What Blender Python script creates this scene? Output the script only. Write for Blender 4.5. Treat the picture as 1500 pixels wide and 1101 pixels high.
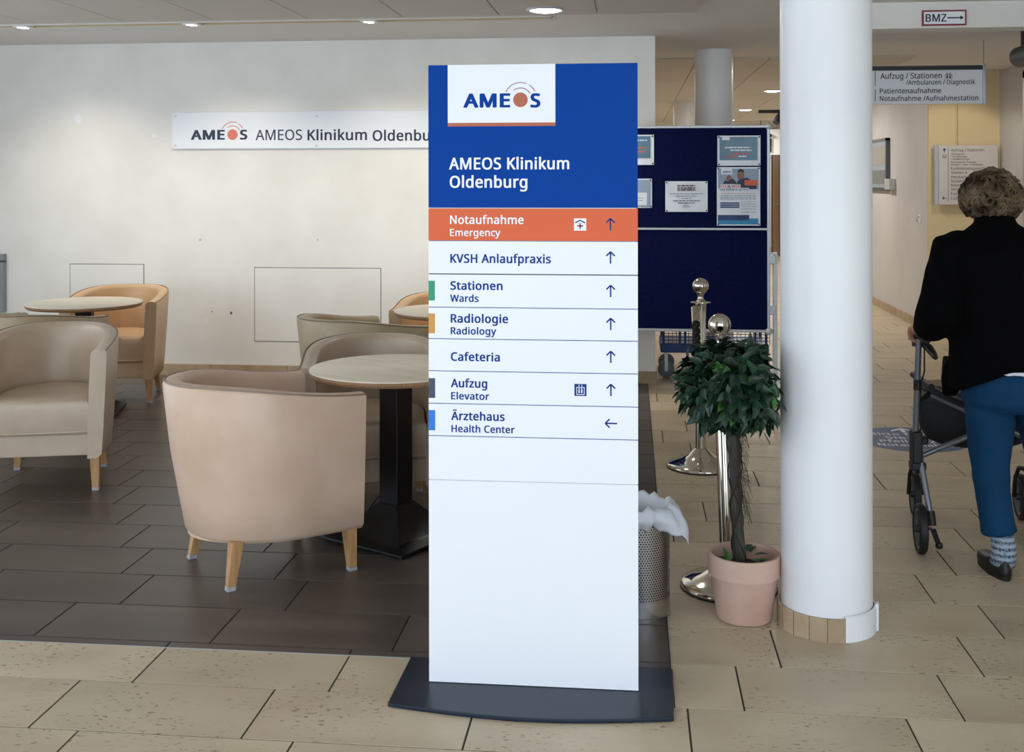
import bpy, bmesh, math, random
from mathutils import Vector, Matrix
random.seed(7)
PI = math.pi
D = bpy.data
for o in list(D.objects): D.objects.remove(o)
SC = bpy.context.scene
COL = SC.collection

# ------------------------------------------------------------------ camera, sky, exposure
FPX, EYE, YAW, ROLL, CY = 1668.0, 1.497, .1047, .0014, 263.0
cd = D.cameras.new('camera'); cam = D.objects.new('camera', cd); COL.objects.link(cam)
cd.sensor_fit = 'HORIZONTAL'; cd.sensor_width = 36
cd.lens = 36 * FPX / 1500; cd.shift_y = -(550.5 - CY) / 1500
cd.clip_start = .05; cd.clip_end = 200
cam.location = (0, 0, EYE); cam.rotation_euler = (PI / 2, ROLL, YAW)
SC.camera = cam
w = D.worlds.new('sky'); SC.world = w; w.use_nodes = True
w.node_tree.nodes['Background'].inputs[0].default_value = (.76, .87, 1.0, 1)
w.node_tree.nodes['Background'].inputs[1].default_value = 3.0
SC.view_settings.view_transform = 'Standard'; SC.view_settings.look = 'None'
SC.view_settings.exposure = 0.0; SC.view_settings.gamma = 1; SC.view_settings.use_curve_mapping = False


def lamp(name, kind, loc, energy, color=(1, 1, 1), rot=(0, 0, 0), **kw):
    l = D.lights.new(name, kind); l.energy = energy; l.color = color
    for k, v in kw.items(): setattr(l, k, v)
    o = D.objects.new(name, l); COL.objects.link(o); o.location = loc; o.rotation_euler = rot
    return o


WARM = (1.0, .95, .88)
for x in (-4.13, -2.93, -1.73, -.62):
    lamp('wall_washer', 'SPOT', (x, 7.39, 2.53), 64, (1, .91, .78), (math.radians(24), 0, 0), spot_size=math.radians(100), spot_blend=1.0, shadow_soft_size=.015)
for x, y, e in ((-.522, 6.951, 9), (1.644, 13.6, 34), (1.686, 17.25, 34), (1.70, 20.2, 40), (1.6, 25, 60), (1.6, 10.6, 16), (-.6, 12.5, 20), (-.6, 17, 30)):
    lamp('downlight_lamp', 'AREA', (x, y, 2.508), e, WARM if y > 8 else (1, .93, .82), (0, 0, 0), shape='DISK', size=.19)
lamp('corridor_lamp', 'SPOT', (3.1, 10.35, 2.5), 17, (1, .88, .72), (math.radians(42), 0, 0), spot_size=math.radians(75), spot_blend=.35, shadow_soft_size=.05)


# ------------------------------------------------------------------ materials
def lin(h):
    if isinstance(h, str):
        c = [int(h[i:i + 2], 16) / 255 for i in (0, 2, 4)]
        return tuple((x / 12.92 if x <= .04045 else ((x + .055) / 1.055) ** 2.4) for x in c) + (1,)
    return tuple(h) + (1,) if len(h) == 3 else tuple(h)


MATS = {}


def mat(name, color, rough=.5, metal=0, c2=None, scale=8, detail=3, bump=0, bscale=60, emit=0, rand=0, coat=0, stretch=None, alpha=None, trans=0, lo=.35, hi=.65, spec=None, world=False):
    if name in MATS: return MATS[name]
    m = D.materials.new(name); m.use_nodes = True; nt = m.node_tree; N = nt.nodes; L = nt.links
    b = N['Principled BSDF']; b.inputs['Base Color'].default_value = lin(color)
    b.inputs['Roughness'].default_value = rough; b.inputs['Metallic'].default_value = metal
    b.inputs['Coat Weight'].default_value = coat
    if spec is not None: b.inputs['Specular IOR Level'].default_value = spec
    b.inputs['Transmission Weight'].default_value = trans
    if alpha is not None: b.inputs['Alpha'].default_value = alpha
    if emit:
        b.inputs['Emission Color'].default_value = lin(color); b.inputs['Emission Strength'].default_value = emit
    src = None
    if c2 or bump:
        if world: src = N.new('ShaderNodeNewGeometry').outputs['Position']
        else: src = N.new('ShaderNodeTexCoord').outputs['Object']
        if stretch:
            mp = N.new('ShaderNodeMapping'); mp.inputs['Scale'].default_value = stretch
            L.new(src, mp.inputs[0]); src = mp.outputs[0]
    cout = None
    if c2:
        n = N.new('ShaderNodeTexNoise'); n.inputs['Scale'].default_value = scale; n.inputs['Detail'].default_value = detail
        L.new(src, n.inputs['Vector'])
        r = N.new('ShaderNodeMapRange'); r.inputs[1].default_value = lo; r.inputs[2].default_value = hi
        L.new(n.outputs['Fac'], r.inputs[0])
        mx = N.new('ShaderNodeMix'); mx.data_type = 'RGBA'
        mx.inputs[6].default_value = lin(color); mx.inputs[7].default_value = lin(c2)
        L.new(r.outputs[0], mx.inputs[0]); cout = mx.outputs[2]
    if rand:
        oi = N.new('ShaderNodeObjectInfo'); hs = N.new('ShaderNodeHueSaturation')
        r2 = N.new('ShaderNodeMapRange'); r2.inputs[3].default_value = 1 - rand; r2.inputs[4].default_value = 1 + rand
        L.new(oi.outputs['Random'], r2.inputs[0]); L.new(r2.outputs[0], hs.inputs['Value'])
        if cout: L.new(cout, hs.inputs['Color'])
        else: hs.inputs['Color'].default_value = lin(color)
        cout = hs.outputs[0]
    if cout: L.new(cout, b.inputs['Base Color'])
    if bump:
        n2 = N.new('ShaderNodeTexNoise'); n2.inputs['Scale'].default_value = bscale; n2.inputs['Detail'].default_value = 3
        L.new(src, n2.inputs['Vector'])
        bp = N.new('ShaderNodeBump'); bp.inputs['Strength'].default_value = bump; bp.inputs['Distance'].default_value = .004
        L.new(n2.outputs['Fac'], bp.inputs['Height']); L.new(bp.outputs[0], b.inputs['Normal'])
    MATS[name] = m
    return m


def tile_mat(name, ca, cb, cpit, rough, rand, pits, streak):
    """stone tile: broad cloudy tone, long faint streaks, small dark pits; follows the position in the room, so no two tiles match"""
    m = D.materials.new(name); m.use_nodes = True; nt = m.node_tree; N = nt.nodes; L = nt.links
    b = N['Principled BSDF']
    g = N.new('ShaderNodeNewGeometry'); oi = N.new('ShaderNodeObjectInfo')
    add = N.new('ShaderNodeVectorMath'); add.operation = 'ADD'
    cmb = N.new('ShaderNodeCombineXYZ'); mm = N.new('ShaderNodeMath'); mm.operation = 'MULTIPLY'; mm.inputs[1].default_value = 13
    L.new(oi.outputs['Random'], mm.inputs[0]); L.new(mm.outputs[0], cmb.inputs[2])
    L.new(g.outputs['Position'], add.inputs[0]); L.new(cmb.outputs[0], add.inputs[1])
    n1 = N.new('ShaderNodeTexNoise'); n1.inputs['Scale'].default_value = 3.2; n1.inputs['Detail'].default_value = 4
    mp = N.new('ShaderNodeMapping'); mp.inputs['Scale'].default_value = streak
    L.new(add.outputs[0], mp.inputs[0]); L.new(mp.outputs[0], n1.inputs['Vector'])
    r1 = N.new('ShaderNodeMapRange'); r1.inputs[1].default_value = .32; r1.inputs[2].default_value = .7
    L.new(n1.outputs['Fac'], r1.inputs[0])
    mx = N.new('ShaderNodeMix'); mx.data_type = 'RGBA'; mx.inputs[6].default_value = lin(ca); mx.inputs[7].default_value = lin(cb)
    L.new(r1.outputs[0], mx.inputs[0])
    # pits: fine elongated specks, gathered in patches
    n2 = N.new('ShaderNodeTexNoise'); n2.inputs['Scale'].default_value = 95; n2.inputs['Detail'].default_value = 2
    mp2 = N.new('ShaderNodeMapping'); mp2.inputs['Scale'].default_value = (.45, 1, 1)
    L.new(g.outputs['Position'], mp2.inputs[0]); L.new(mp2.outputs[0], n2.inputs['Vector'])
    n3 = N.new('ShaderNodeTexNoise'); n3.inputs['Scale'].default_value = 4.5; n3.inputs['Detail'].default_value = 2
    L.new(add.outputs[0], n3.inputs['Vector'])
    r2 = N.new('ShaderNodeMapRange'); r2.inputs[1].default_value = .605; r2.inputs[2].default_value = .665
    r3 = N.new('ShaderNodeMapRange'); r3.inputs[1].default_value = .44; r3.inputs[2].default_value = .60; r3.inputs[4].default_value = pits
    L.new(n2.outputs['Fac'], r2.inputs[0]); L.new(n3.outputs['Fac'], r3.inputs[0])
    mu = N.new('ShaderNodeMath'); mu.operation = 'MULTIPLY'; L.new(r2.outputs[0], mu.inputs[0]); L.new(r3.outputs[0], mu.inputs[1])
    mx2 = N.new('ShaderNodeMix'); mx2.data_type = 'RGBA'; mx2.inputs[7].default_value = lin(cpit)
    L.new(mx.outputs[2], mx2.inputs[6]); L.new(mu.outputs[0], mx2.inputs[0])
    hs = N.new('ShaderNodeHueSaturation'); rr = N.new('ShaderNodeMapRange'); rr.inputs[3].default_value = 1 - rand; rr.inputs[4].default_value = 1 + rand
    L.new(oi.outputs['Random'], rr.inputs[0]); L.new(rr.outputs[0], hs.inputs['Value']); L.new(mx2.outputs[2], hs.inputs['Color'])
    L.new(hs.outputs[0], b.inputs['Base Color'])
    rg = N.new('ShaderNodeMapRange'); rg.inputs[3].default_value = rough - .08; rg.inputs[4].default_value = rough + .1
    L.new(n1.outputs['Fac'], rg.inputs[0]); L.new(rg.outputs[0], b.inputs['Roughness'])
    bp = N.new('ShaderNodeBump'); bp.inputs['Strength'].default_value = .25; bp.inputs['Distance'].default_value = .002; bp.invert = True
    L.new(mu.outputs[0], bp.inputs['Height']); L.new(bp.outputs[0], b.inputs['Normal'])
    return m


M_BEIGE = tile_mat('beige_stone', 'b2a187', 'c7b89d', '65573f', .42, .045, .8, (.7, 1.3, 1))
M_DARK = tile_mat('dark_stone', '463c37', '62574f', '2a2420', .36, .09, .1, (.35, 1.5, 1))
M_GROUT = mat('grout', '453f37', .95)
M_DGROUT = mat('dark_grout', '1b1817', .9)
M_WALL = mat('wall_paint', 'f1efe9', .75, c2='eae7e0', scale=2.5, bump=.06, bscale=220)
M_CEIL = mat('ceiling_paint', 'e4e1dc', .85, bump=.05, bscale=150)
M_PANEL = mat('ceiling_panel_paint', 'd3cdc4', .9)
M_YEL = mat('cream_tone', 'e6d2a6', .8)  # single cream colour over the whole wall face
M_GREYW = mat('grey_paint', 'cfcccb', .55, c2='c4c2c3', scale=1.2)
M_COL = mat('column_paint', 'f2f4f6', .38, c2='eaecef', scale=1.5, bump=.05, bscale=30, coat=.1)
M_SKIRT = mat('skirting_stone', 'bba68a', .5, c2='a68f72', scale=7, rand=.06)
M_WHITE = mat('sign_white', 'f1f4f8', .35)
M_BLUE = mat('sign_blue', '00419a', .45, spec=.08)
M_ORANGE = mat('sign_orange', 'e0673c', .4, spec=.25)
M_TERRA = mat('logo_rust', 'b5603f', .45)
M_INK = mat('ink_blue', '0f3c8c', .5, spec=.2)
M_WINK = mat('ink_white', 'f2f4f8', .4)
M_NAVY = mat('ink_navy', '1c2748', .45)
M_STEELP = mat('base_anthracite', '1d2a3a', .34, metal=.3, bump=.04, bscale=300)
M_LEATHER = mat('leather', 'd8bca6', .42, c2='cdb097', scale=5, bump=.12, bscale=190, coat=.05)
M_LEATHER2 = mat('leather_tan', 'ceab84', .42, c2='c29e76', scale=5, bump=.12, bscale=190, coat=.05)
M_LEATHER3 = mat('leather_olive', 'bca98a', .42, c2='af9b7c', scale=5, bump=.12, bscale=190, coat=.05)
M_LEATHER4 = mat('leather_grey', 'c4b09a', .38, c2='b7a28b', scale=5, bump=.12, bscale=190, coat=.08)
M_BEECH = mat('beech', 'c49a6a', .45, c2='ad8152', scale=9, stretch=(6, 6, .7), bump=.05)
M_BIRCH = mat('table_laminate', 'ece1cc', .35, c2='e2d4bb', scale=7, stretch=(.5, 3, 1))
M_EDGE = mat('table_edge', 'a98563', .45, rand=.12)
M_BLACK = mat('black_metal', '0e0f12', .42, bump=.05)
M_BLACKP = mat('black_plastic', '0d0d0f', .5)
M_CHROME = mat('chrome', 'd9d4c8', .09, metal=1)
M_STEEL = mat('brushed_steel', 'b9b9ba', .28, metal=1, c2='9b9b9d', scale=30, stretch=(1, 1, .1))
M_ALU = mat('aluminium', 'b9bcc0', .35, metal=.7)
M_ALUW = mat('aluminium_pale', 'c6cbcd', .4, metal=.3)
M_FELT = mat('navy_felt', '0a1440', .95, c2='070f33', scale=40, spec=.1)
M_PAPER = mat('paper', 'dfe4ea', .35, c2='d2d8e0', scale=9, coat=.3)
M_TEAL = mat('print_teal', '2c5a70', .3, c2='3f7088', scale=6, coat=.4)
M_PGREY = mat('print_grey_blue', '8ea1b5', .4)
M_PINK = mat('print_grey', '6d7078', .6)
M_LBLUE = mat('print_blue', '2d86bb', .45)
M_DBLUE = mat('print_dark_blue', '243f70', .45)
M_RED = mat('print_red', '8e1f3a', .45)
M_ORT = mat('print_orange_red', 'd0623e', .5)
M_SKIN = mat('skin', 'c08a72', .5, c2='b07a64', scale=20)
M_SKIN2 = mat('print_skin', '8a5f4e', .5)
M_GREEN = mat('tab_green', '16946c', .4)
M_OCHRE = mat('tab_ochre', 'd0943c', .4)
M_SLATE = mat('tab_slate', '38445c', .4)
M_BRIGHT = mat('tab_blue', '1f76dc', .4)
M_POT = mat('terracotta', 'd2b3a3', .75, c2='c39c8a', scale=5, detail=5, bump=.1, bscale=80)
M_SOIL = mat('soil', '2b241c', .95, bump=.5, bscale=80)
M_LEAF = mat('leaf_dark', '1f432a', .42, c2='14301f', scale=5, rand=.35, world=True)
M_LEAFB = mat('leaf_bright', '3c7a2a', .4, c2='2f6322', scale=20, rand=.2)
M_BARK = mat('bark', '4d4b42', .85, c2='34332c', scale=20, stretch=(2, 2, .6), bump=.5, bscale=50)
M_VINE = mat('vine', '2b281f', .8)
M_ROPE = mat('black_velvet', '0b0a0c', .8)
M_BAGW = mat('bin_liner', 'e9eef6', .35, alpha=.86, spec=.6, bump=.1, bscale=40)
M_COAT = mat('black_knit', '040405', .95, bump=.2, bscale=200, spec=.08)
M_TROUS = mat('teal_trousers', '06385c', .8, c2='053252', scale=6, bump=.15, bscale=160, spec=.2)
M_SHOE = mat('shoe_leather', '0c0c0e', .5)
M_HAIR = mat('hair', '32261b', .8, c2='77654f', scale=12, world=True, bump=.4, bscale=120, spec=.15)
M_TUBE = mat('rollator_tube', '7c8288', .35, metal=.6)
M_RUB = mat('rubber', '121214', .6)
M_TROL = mat('trolley_blue', '1d3f7a', .45)
M_LAMP = mat('lamp_glow', (1, .98, .95), .5, emit=9)
M_LAMPW = mat('spot_glow', (1, .97, .9), .5, emit=3)
M_SLOT = mat('slot_beige', 'cdbb98', .6)
M_DOORW = mat('door_wood', '8a6a48', .5, c2='7a5b3b', scale=6, stretch=(4, 4, .5))
M_DKGREY = mat('dark_grey', '2b2d31', .5)
M_DECAL = mat('decal_blue', '2c4d86', .45)
M_SIGNG = mat('sign_grey', 'eef0f5', .4)
M_TXT = mat('ink_black', '23232b', .5)
M_DIRB = mat('directory_face', 'd8d3d0', .45)


def glass_mat():
    m = D.materials.new('pane_glass'); m.use_nodes = True
    b = m.node_tree.nodes['Principled BSDF']; b.inputs['Base Color'].default_value = (.80, .88, .88, 1)
    b.inputs['Roughness'].default_value = .04; b.inputs['Alpha'].default_value = .18
    return m


M_GLASS = glass_mat()


def sock_mat():
    m = D.materials.new('sock_knit'); m.use_nodes = True; N = m.node_tree.nodes; L = m.node_tree.links; b = N['Principled BSDF']
    g = N.new('ShaderNodeNewGeometry'); s = N.new('ShaderNodeSeparateXYZ'); L.new(g.outputs['Position'], s.inputs[0])
    n = N.new('ShaderNodeTexNoise'); n.inputs['Scale'].default_value = 160; L.new(g.outputs['Position'], n.inputs['Vector'])
    a = N.new('ShaderNodeMath'); a.operation = 'MULTIPLY'; a.inputs[1].default_value = 260; L.new(s.outputs[2], a.inputs[0])
    si = N.new('ShaderNodeMath'); si.operation = 'SINE'; L.new(a.outputs[0], si.inputs[0])
    ad = N.new('ShaderNodeMath'); ad.operation = 'MULTIPLY_ADD'; ad.inputs[1].default_value = 5; ad.inputs[2].default_value = -2.5; L.new(n.outputs['Fac'], ad.inputs[0])
    su = N.new('ShaderNodeMath'); su.operation = 'ADD'; L.new(si.outputs[0], su.inputs[0]); L.new(ad.outputs[0], su.inputs[1])
    r = N.new('ShaderNodeValToRGB'); r.color_ramp.elements[0].color = lin('232c4a'); r.color_ramp.elements[1].color = lin('9fb0bd')
    r.color_ramp.elements[0].position = .1; r.color_ramp.elements[1].position = .75
    mr = N.new('ShaderNodeMapRange'); mr.inputs[1].default_value = -2; mr.inputs[2].default_value = 2; L.new(su.outputs[0], mr.inputs[0]); L.new(mr.outputs[0], r.inputs[0])
    L.new(r.outputs[0], b.inputs['Base Color']); b.inputs['Roughness'].default_value = .9
    return m


def perforated_mat(R):
    m = D.materials.new('perforated_steel'); m.use_nodes = True; N = m.node_tree.nodes; L = m.node_tree.links; b = N['Principled BSDF']
    t = N.new('ShaderNodeTexCoord'); s = N.new('ShaderNodeSeparateXYZ'); L.new(t.outputs['Object'], s.inputs[0])

    def M(op, a, bb=None, c=None):
        n = N.new('ShaderNodeMath'); n.operation = op
        for i, v in enumerate((a, bb, c)):
            if v is None: continue
            if isinstance(v, (int, float)): n.inputs[i].default_value = v
            else: L.new(v, n.inputs[i])
        return n.outputs[0]
    ang = M('ARCTAN2', s.outputs[1], s.outputs[0])
    p = .0093
    u = M('MULTIPLY', ang, round(2 * PI * R / p) / (2 * PI)); v = M('MULTIPLY', s.outputs[2], 1 / (p * .866))
    row = M('FLOOR', v); off = M('MULTIPLY', M('MODULO', row, 2), .5)
    fu = M('SUBTRACT', M('FRACT', M('ADD', u, off)), .5); fv = M('MULTIPLY', M('SUBTRACT', M('FRACT', v), .5), .866)
    d = M('SQRT', M('ADD', M('MULTIPLY', fu, fu), M('MULTIPLY', fv, fv)))
    hole = M('LESS_THAN', d, .31)
    zz = M('MULTIPLY', M('GREATER_THAN', s.outputs[2], .062), M('LESS_THAN', s.outputs[2], .345))
    hole = M('MULTIPLY', hole, zz)
    mx = N.new('ShaderNodeMix'); mx.data_type = 'RGBA'; mx.inputs[6].default_value = lin('bcbcbe'); mx.inputs[7].default_value = lin('16171b')
    L.new(hole, mx.inputs[0]); L.new(mx.outputs[2], b.inputs['Base Color'])
    b.inputs['Roughness'].default_value = .27
    L.new(M('SUBTRACT', 1.0, hole), b.inputs['Metallic'])
    return m


# ------------------------------------------------------------------ geometry helpers
class MB:
    def __init__(s): s.v = []; s.f = []

    def add(s, vs, fs, T=None):
        n = len(s.v)
        for p in vs:
            p = Vector(p); s.v.append(tuple(T @ p if T else p))
        s.f += [tuple(i + n for i in f) for f in fs]; return s

    def box(s, x0, x1, y0, y1, z0, z1, T=None):
        vs = [(x, y, z) for z in (z0, z1) for x, y in ((x0, y0), (x1, y0), (x1, y1), (x0, y1))]
        return s.add(vs, [(3, 2, 1, 0), (4, 5, 6, 7), (0, 1, 5, 4), (1, 2, 6, 5), (2, 3, 7, 6), (3, 0, 4, 7)], T)

    def tile(s, x0, x1, y0, y1, z0, z1, c=.0015):
        vs = [(x0, y0, z0), (x1, y0, z0), (x1, y1, z0), (x0, y1, z0), (x0, y0, z1 - c), (x1, y0, z1 - c), (x1, y1, z1 - c), (x0, y1, z1 - c),
              (x0 + c, y0 + c, z1), (x1 - c, y0 + c, z1), (x1 - c, y1 - c, z1), (x0 + c, y1 - c, z1)]
        return s.add(vs, [(0, 1, 5, 4), (1, 2, 6, 5), (2, 3, 7, 6), (3, 0, 4, 7), (4, 5, 9, 8), (5, 6, 10, 9), (6, 7, 11, 10), (7, 4, 8, 11), (8, 9, 10, 11)])

    def rings(s, rs, cap0=True, cap1=True, T=None, closed=True):
        n = len(rs[0]); vs = [p for r in rs for p in r]; fs = []
        for k in range(len(rs) - 1):
            for i in range(n if closed else n - 1):
                j = (i + 1) % n
                fs.append((k * n + i, k * n + j, (k + 1) * n + j, (k + 1) * n + i))
        if cap0: fs.append(tuple(range(n - 1, -1, -1)))
        if cap1: fs.append(tuple((len(rs) - 1) * n + i for i in range(n)))
        return s.add(vs, fs, T)

    def lathe(s, prof, n=32, c=(0, 0, 0), cap0=False, cap1=False, T=None, a0=0, a1=2 * PI):
        full = abs(a1 - a0 - 2 * PI) < 1e-6
        m = n if full else n + 1
        rs = [[(c[0] + r * math.cos(a0 + (a1 - a0) * i / n), c[1] + r * math.sin(a0 + (a1 - a0) * i / n), c[2] + z) for i in range(m)] for r, z in prof]
        return s.rings(rs, cap0, cap1, T, closed=full)

    def tube(s, pts, r, n=10, caps=True, T=None):
        pts = [Vector(p) for p in pts]
        rad = r if isinstance(r, (list, tuple)) else [r] * len(pts)
        rs = []; up = None
        for i, p in enumerate(pts):
            d = (pts[min(i + 1, len(pts) - 1)] - pts[max(i - 1, 0)]).normalized()
            if up is None: up = Vector((0, 0, 1)) if abs(d.z) < .9 else Vector((1, 0, 0))
            a = d.cross(up).normalized(); up = a.cross(d).normalized()
            rs.append([tuple(p + rad[i] * (math.cos(2 * PI * k / n) * a + math.sin(2 * PI * k / n) * up)) for k in range(n)])
        return s.rings(rs, caps, caps, T)

    def sphere(s, c, r, n=16, m=10, sc=(1, 1, 1), T=None):
        prof = [(max(1e-4, math.sin(PI * i / m)) * r, -math.cos(PI * i / m) * r) for i in range(m + 1)]
        rs = [[(c[0] + q * math.cos(2 * PI * i / n) * sc[0], c[1] + q * math.sin(2 * PI * i / n) * sc[1], c[2] + z * sc[2]) for i in range(n)] for q, z in prof]
        return s.rings(rs, True, True, T)

    def prism(s, pts, y0, y1):
        """outline given as (x, z), extruded from y0 (front) to y1 (back)"""
        a = [(x, y0, z) for x, z in pts]; b = [(x, y1, z) for x, z in pts]
        return s.rings([b, a], True, True)

    def slab(s, pts, z0, z1):
        return s.rings([[(x, y, z0) for x, y in pts], [(x, y, z1) for x, y in pts]], True, True)

    def stroke(s, p, q, wd, y0, y1):
        p, q = Vector(p), Vector(q); d = (q - p).normalized(); n = Vector((-d.y, d.x)) * wd / 2
        return s.prism([tuple(p + n), tuple(p - n), tuple(q - n), tuple(q + n)], y0, y1)

    def arc(s, c, r, wd, a0, a1, y0, y1, n=20):
        for k in range(n):
            t0 = math.radians(a0 + (a1 - a0) * k / n); t1 = math.radians(a0 + (a1 - a0) * (k + 1) / n)
            pts = [(c[0] + (r + e) * math.cos(t), c[1] + (r + e) * math.sin(t)) for t, e in ((t0, wd / 2), (t1, wd / 2), (t1, -wd / 2), (t0, -wd / 2))]
            s.prism(pts, y0, y1)
        return s


def obj(name, mb, m, parent=None, off=None, smooth=0, bevel=0, seg=2, loc=None, rot=None):
    if off is None and parent is not None and 'org' in parent: off = tuple(parent['org'])
    me = D.meshes.new(name)
    vs = mb.v if not off else [(x - off[0], y - off[1], z - off[2]) for x, y, z in mb.v]
    me.from_pydata(vs, [], mb.f); me.materials.append(m)
    bm = bmesh.new(); bm.from_mesh(me); bmesh.ops.recalc_face_normals(bm, faces=bm.faces); bm.to_mesh(me); bm.free()
    o = D.objects.new(name, me); COL.objects.link(o)
    if smooth:
        me.shade_smooth()
        if smooth < 180: me.set_sharp_from_angle(angle=math.radians(smooth))
    if bevel:
        b = o.modifiers.new('bevel', 'BEVEL'); b.width = bevel; b.segments = seg; b.limit_method = 'ANGLE'; b.angle_limit = math.radians(40)
        if not smooth: me.shade_smooth(); b.harden_normals = True
    if parent is not None:
        o.parent = parent
    if loc: o.location = loc
    if rot: o.rotation_euler = rot
    return o


def thing(name, label, cat, loc=(0, 0, 0), rz=0, group=None, world=False):
    o = D.objects.new(name, None); COL.objects.link(o); o.empty_display_size = .1
    o.location = loc; o.rotation_euler = (0, 0, rz); o['label'] = label; o['category'] = cat
    if group: o['group'] = group
    if world: o['org'] = list(loc)
    return o


def sub(o, org):      # a part whose own children are given in room coordinates
    o['org'] = list(org); return o


def tag(o, label, cat, group=None):
    o['label'] = label; o['category'] = cat
    if group: o['group'] = group
    return o


def struct(name, mb, m, label=None, **k):
    o = obj(name, mb, m, **k); o['kind'] = 'structure'
    if label: o['label'] = label
    return o


def at(px, py, Y):    # a point of the photograph on the upright plane at depth Y -> (x, z)
    xc = (px - 750) / FPX; zc = -(py - CY) / FPX
    cr, sr = math.cos(ROLL), math.sin(ROLL)
    xc, zc = cr * xc - sr * zc, sr * xc + cr * zc
    dx = -math.sin(YAW) + math.cos(YAW) * xc; dy = math.cos(YAW) + math.sin(YAW) * xc
    return Y / dy * dx, EYE + Y / dy * zc


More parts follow.
